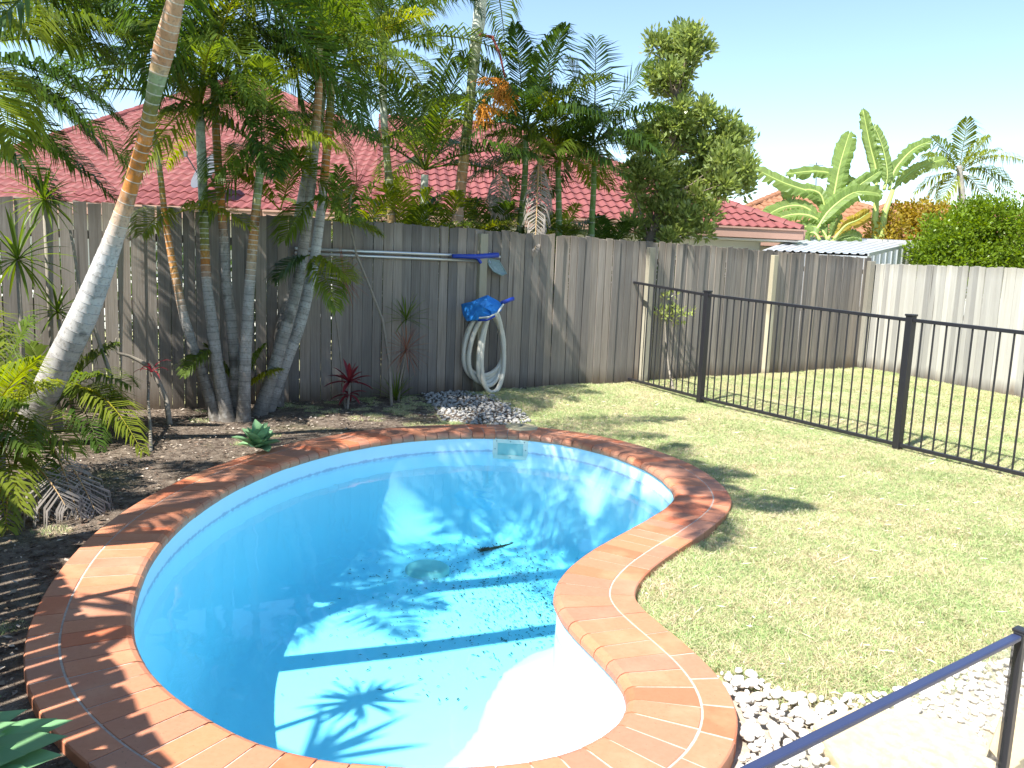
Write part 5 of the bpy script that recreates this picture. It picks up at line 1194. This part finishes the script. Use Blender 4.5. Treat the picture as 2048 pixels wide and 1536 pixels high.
# bed litter: bark chips and dry leaf bits
def chips(name, polyfn, n, cols, lab, seed, size=(.012, .05), z0=.006):
    r = np.random.RandomState(seed); P = polyfn(n, r); n = len(P); a = r.uniform(0, 6.3, n); l = r.uniform(*size, n) * r.uniform(.5, 1, n); w_ = np.minimum(l * r.uniform(.12, .4, n), .004 if name == 'clippings' else 1) * (.45 if name == 'clippings' else 1); z = und(P[:, 0], P[:, 1]) + z0 + r.uniform(0, .012, n)
    dx, dy = np.cos(a), np.sin(a); tz = r.uniform(-.3, .3, n) * l
    V = np.stack([np.c_[P, z], np.c_[P[:, 0] + dx * l * .5 - dy * w_, P[:, 1] + dy * l * .5 + dx * w_, z + .006], np.c_[P[:, 0] + dx * l, P[:, 1] + dy * l, z + np.abs(tz)], np.c_[P[:, 0] + dx * l * .5 + dy * w_, P[:, 1] + dy * l * .5 - dx * w_, z + .002]], 1).reshape(-1, 3)
    k = np.arange(n) * 4; F = np.stack([k, k + 1, k + 2, k + 3], 1); ci = np.array(cols)[r.randint(0, len(cols), n)] * r.uniform(.6, 1.3, n)[:, None]
    o = npmesh(name, V, F, M['chip'], None, np.repeat(ci, 4, axis=0), kind='stuff'); tag(o, lab, 'litter'); return o
x = NM('dry_litter'); x.base(x.attr(), .9, .1); M['chip'] = x.m
def samp_bed(n, r):
    a = np.array(bedpoly); P = np.c_[r.uniform(a[:, 0].min(), a[:, 0].max(), n), r.uniform(a[:, 1].min(), a[:, 1].max(), n)]
    return P[inside(P, bedpoly) & ~inside(P, HOLE2)]
chips('bark_litter', samp_bed, 26000, [(.30, .24, .18), (.16, .11, .08), (.42, .36, .30), (.09, .07, .05), (.07, .05, .04)], 'dry leaves and bark chips strewn over the garden bed', 3)
# grass
def tuft(seed, n, w_, h_, lean, cols):
    r = np.random.RandomState(seed); P = r.uniform(-.11, .11, (n, 2)); a = r.uniform(0, 6.3, n); h = h_ * r.uniform(.35, 1.2, n); ln = lean * r.uniform(.2, 1.3, n) * h
    b = r.uniform(0, 6.3, n); z = np.zeros(n) - .003; dx, dy = np.cos(a) * w_, np.sin(a) * w_
    A_ = np.c_[P[:, 0] - dx, P[:, 1] - dy, z]; B_ = np.c_[P[:, 0] + dx, P[:, 1] + dy, z]; mx_, my_ = P[:, 0] + np.cos(b) * ln * .35, P[:, 1] + np.sin(b) * ln * .35
    C_ = np.c_[mx_ + dx * .8, my_ + dy * .8, h * .6]; D_ = np.c_[mx_ - dx * .8, my_ - dy * .8, h * .6]; E_ = np.c_[P[:, 0] + np.cos(b) * ln, P[:, 1] + np.sin(b) * ln, h * r.uniform(.6, 1, n)]
    V = np.stack([A_, B_, C_, D_, E_], 1).reshape(-1, 3); k = np.arange(n) * 5; F = np.concatenate([np.stack([k, k + 1, k + 2], 1), np.stack([k, k + 2, k + 3], 1), np.stack([k + 3, k + 2, k + 4], 1)])
    ci = np.array(cols)[r.randint(0, len(cols), n)] * r.uniform(.75, 1.2, n)[:, None]
    me_o = npmesh('grass_tuft', V, F, M['grass'], None, np.repeat(ci, 5, axis=0)); COL.objects.unlink(me_o); return me_o
tc = bpy.data.collections.new('grass_tufts')
for i in range(6): tc.objects.link(tuft(i, 420, .0016, .034, 1.5, [(.62, .9, .5), (.85, 1.05, .7), (1.15, 1.0, .9), (1.35, 1.15, 1.2), (1.0, 1.0, .8)]))
def scatter(name, P, lab, smin=.8, smax=1.2):
    me = bpy.data.meshes.new(name); me.from_pydata([(p[0], p[1], float(und(p[0], p[1]))) for p in P], [], []); o = link(name, me); o['kind'] = 'stuff'; o['label'] = lab; o['category'] = 'grass'
    g = bpy.data.node_groups.new(name, 'GeometryNodeTree'); g.interface.new_socket('Geometry', in_out='INPUT', socket_type='NodeSocketGeometry'); g.interface.new_socket('Geometry', in_out='OUTPUT', socket_type='NodeSocketGeometry')
    N = g.nodes; gi = N.new('NodeGroupInput'); go = N.new('NodeGroupOutput'); ip = N.new('GeometryNodeInstanceOnPoints'); ci = N.new('GeometryNodeCollectionInfo'); ci.inputs[0].default_value = tc; ci.inputs[1].default_value = True; ci.inputs[2].default_value = True
    m2p = N.new('GeometryNodeMeshToPoints')
    rv = N.new('FunctionNodeRandomValue'); rv.data_type = 'FLOAT_VECTOR'; rv.inputs[0].default_value = (-.08, -.08, 0); rv.inputs[1].default_value = (.08, .08, 6.28)
    rs = N.new('FunctionNodeRandomValue'); rs.data_type = 'FLOAT'; rs.inputs[2].default_value = smin; rs.inputs[3].default_value = smax
    ip.inputs['Pick Instance'].default_value = True
    L = g.links; L.new(gi.outputs[0], m2p.inputs[0]); L.new(m2p.outputs[0], ip.inputs['Points']); L.new(ci.outputs[0], ip.inputs['Instance']); L.new(rv.outputs[0], ip.inputs['Rotation']); L.new(rs.outputs[1], ip.inputs['Scale']); L.new(ip.outputs[0], go.inputs[0])
    md = o.modifiers.new('scatter', 'NODES'); md.node_group = g; return o
def samp_lawn(n, r):
    P = np.c_[r.uniform(-1, 6, n), r.uniform(2.5, 11, n)]; return P[inside(P, yard) & ~inside(P, HOLE2) & ~inside(P, GR2) & ~inside(P, GR1)]
chips('clippings', samp_lawn, 5200, [(.62, .55, .38), (.50, .42, .26), (.70, .64, .48)], 'dry straw coloured clippings lying on the lawn', 8, (.02, .10), .022)
r = np.random.RandomState(5)
P = np.c_[r.uniform(-1, 9.2, 30000), r.uniform(1.5, 14, 30000)]
ok = inside(P, yard) & ~inside(P, [tuple(p) for p in offset_ring(.36)]) & ~inside(P, GR1) & ~inside(P, GR2) & (np.abs(P[:, 0]) < .75 * P[:, 1] + .6)
P = P[ok]; keep = r.uniform(size=len(P)) < np.clip(1.25 - P[:, 1] / 16, .3, 1); P = P[keep][:14000]
scatter('lawn_grass', P, 'patchy green and straw coloured grass of the lawn')
Pb = samp_bed(5000, r); dl = Pb[:, 0] * .55 + Pb[:, 1]; kb = (r.uniform(size=len(Pb)) < np.clip((dl - 6.6) * .55, .015, .5)) ; Pb = Pb[kb][:500]
scatter('weeds', Pb, 'thin tufts of weed and grass on the bare bed', .4, .8)
Pg = fill(GR2, .13, 9); Pg = Pg[r.uniform(size=len(Pg)) < .12]; scatter('weeds', Pg, 'sparse weeds between the near pebbles', .35, .6)
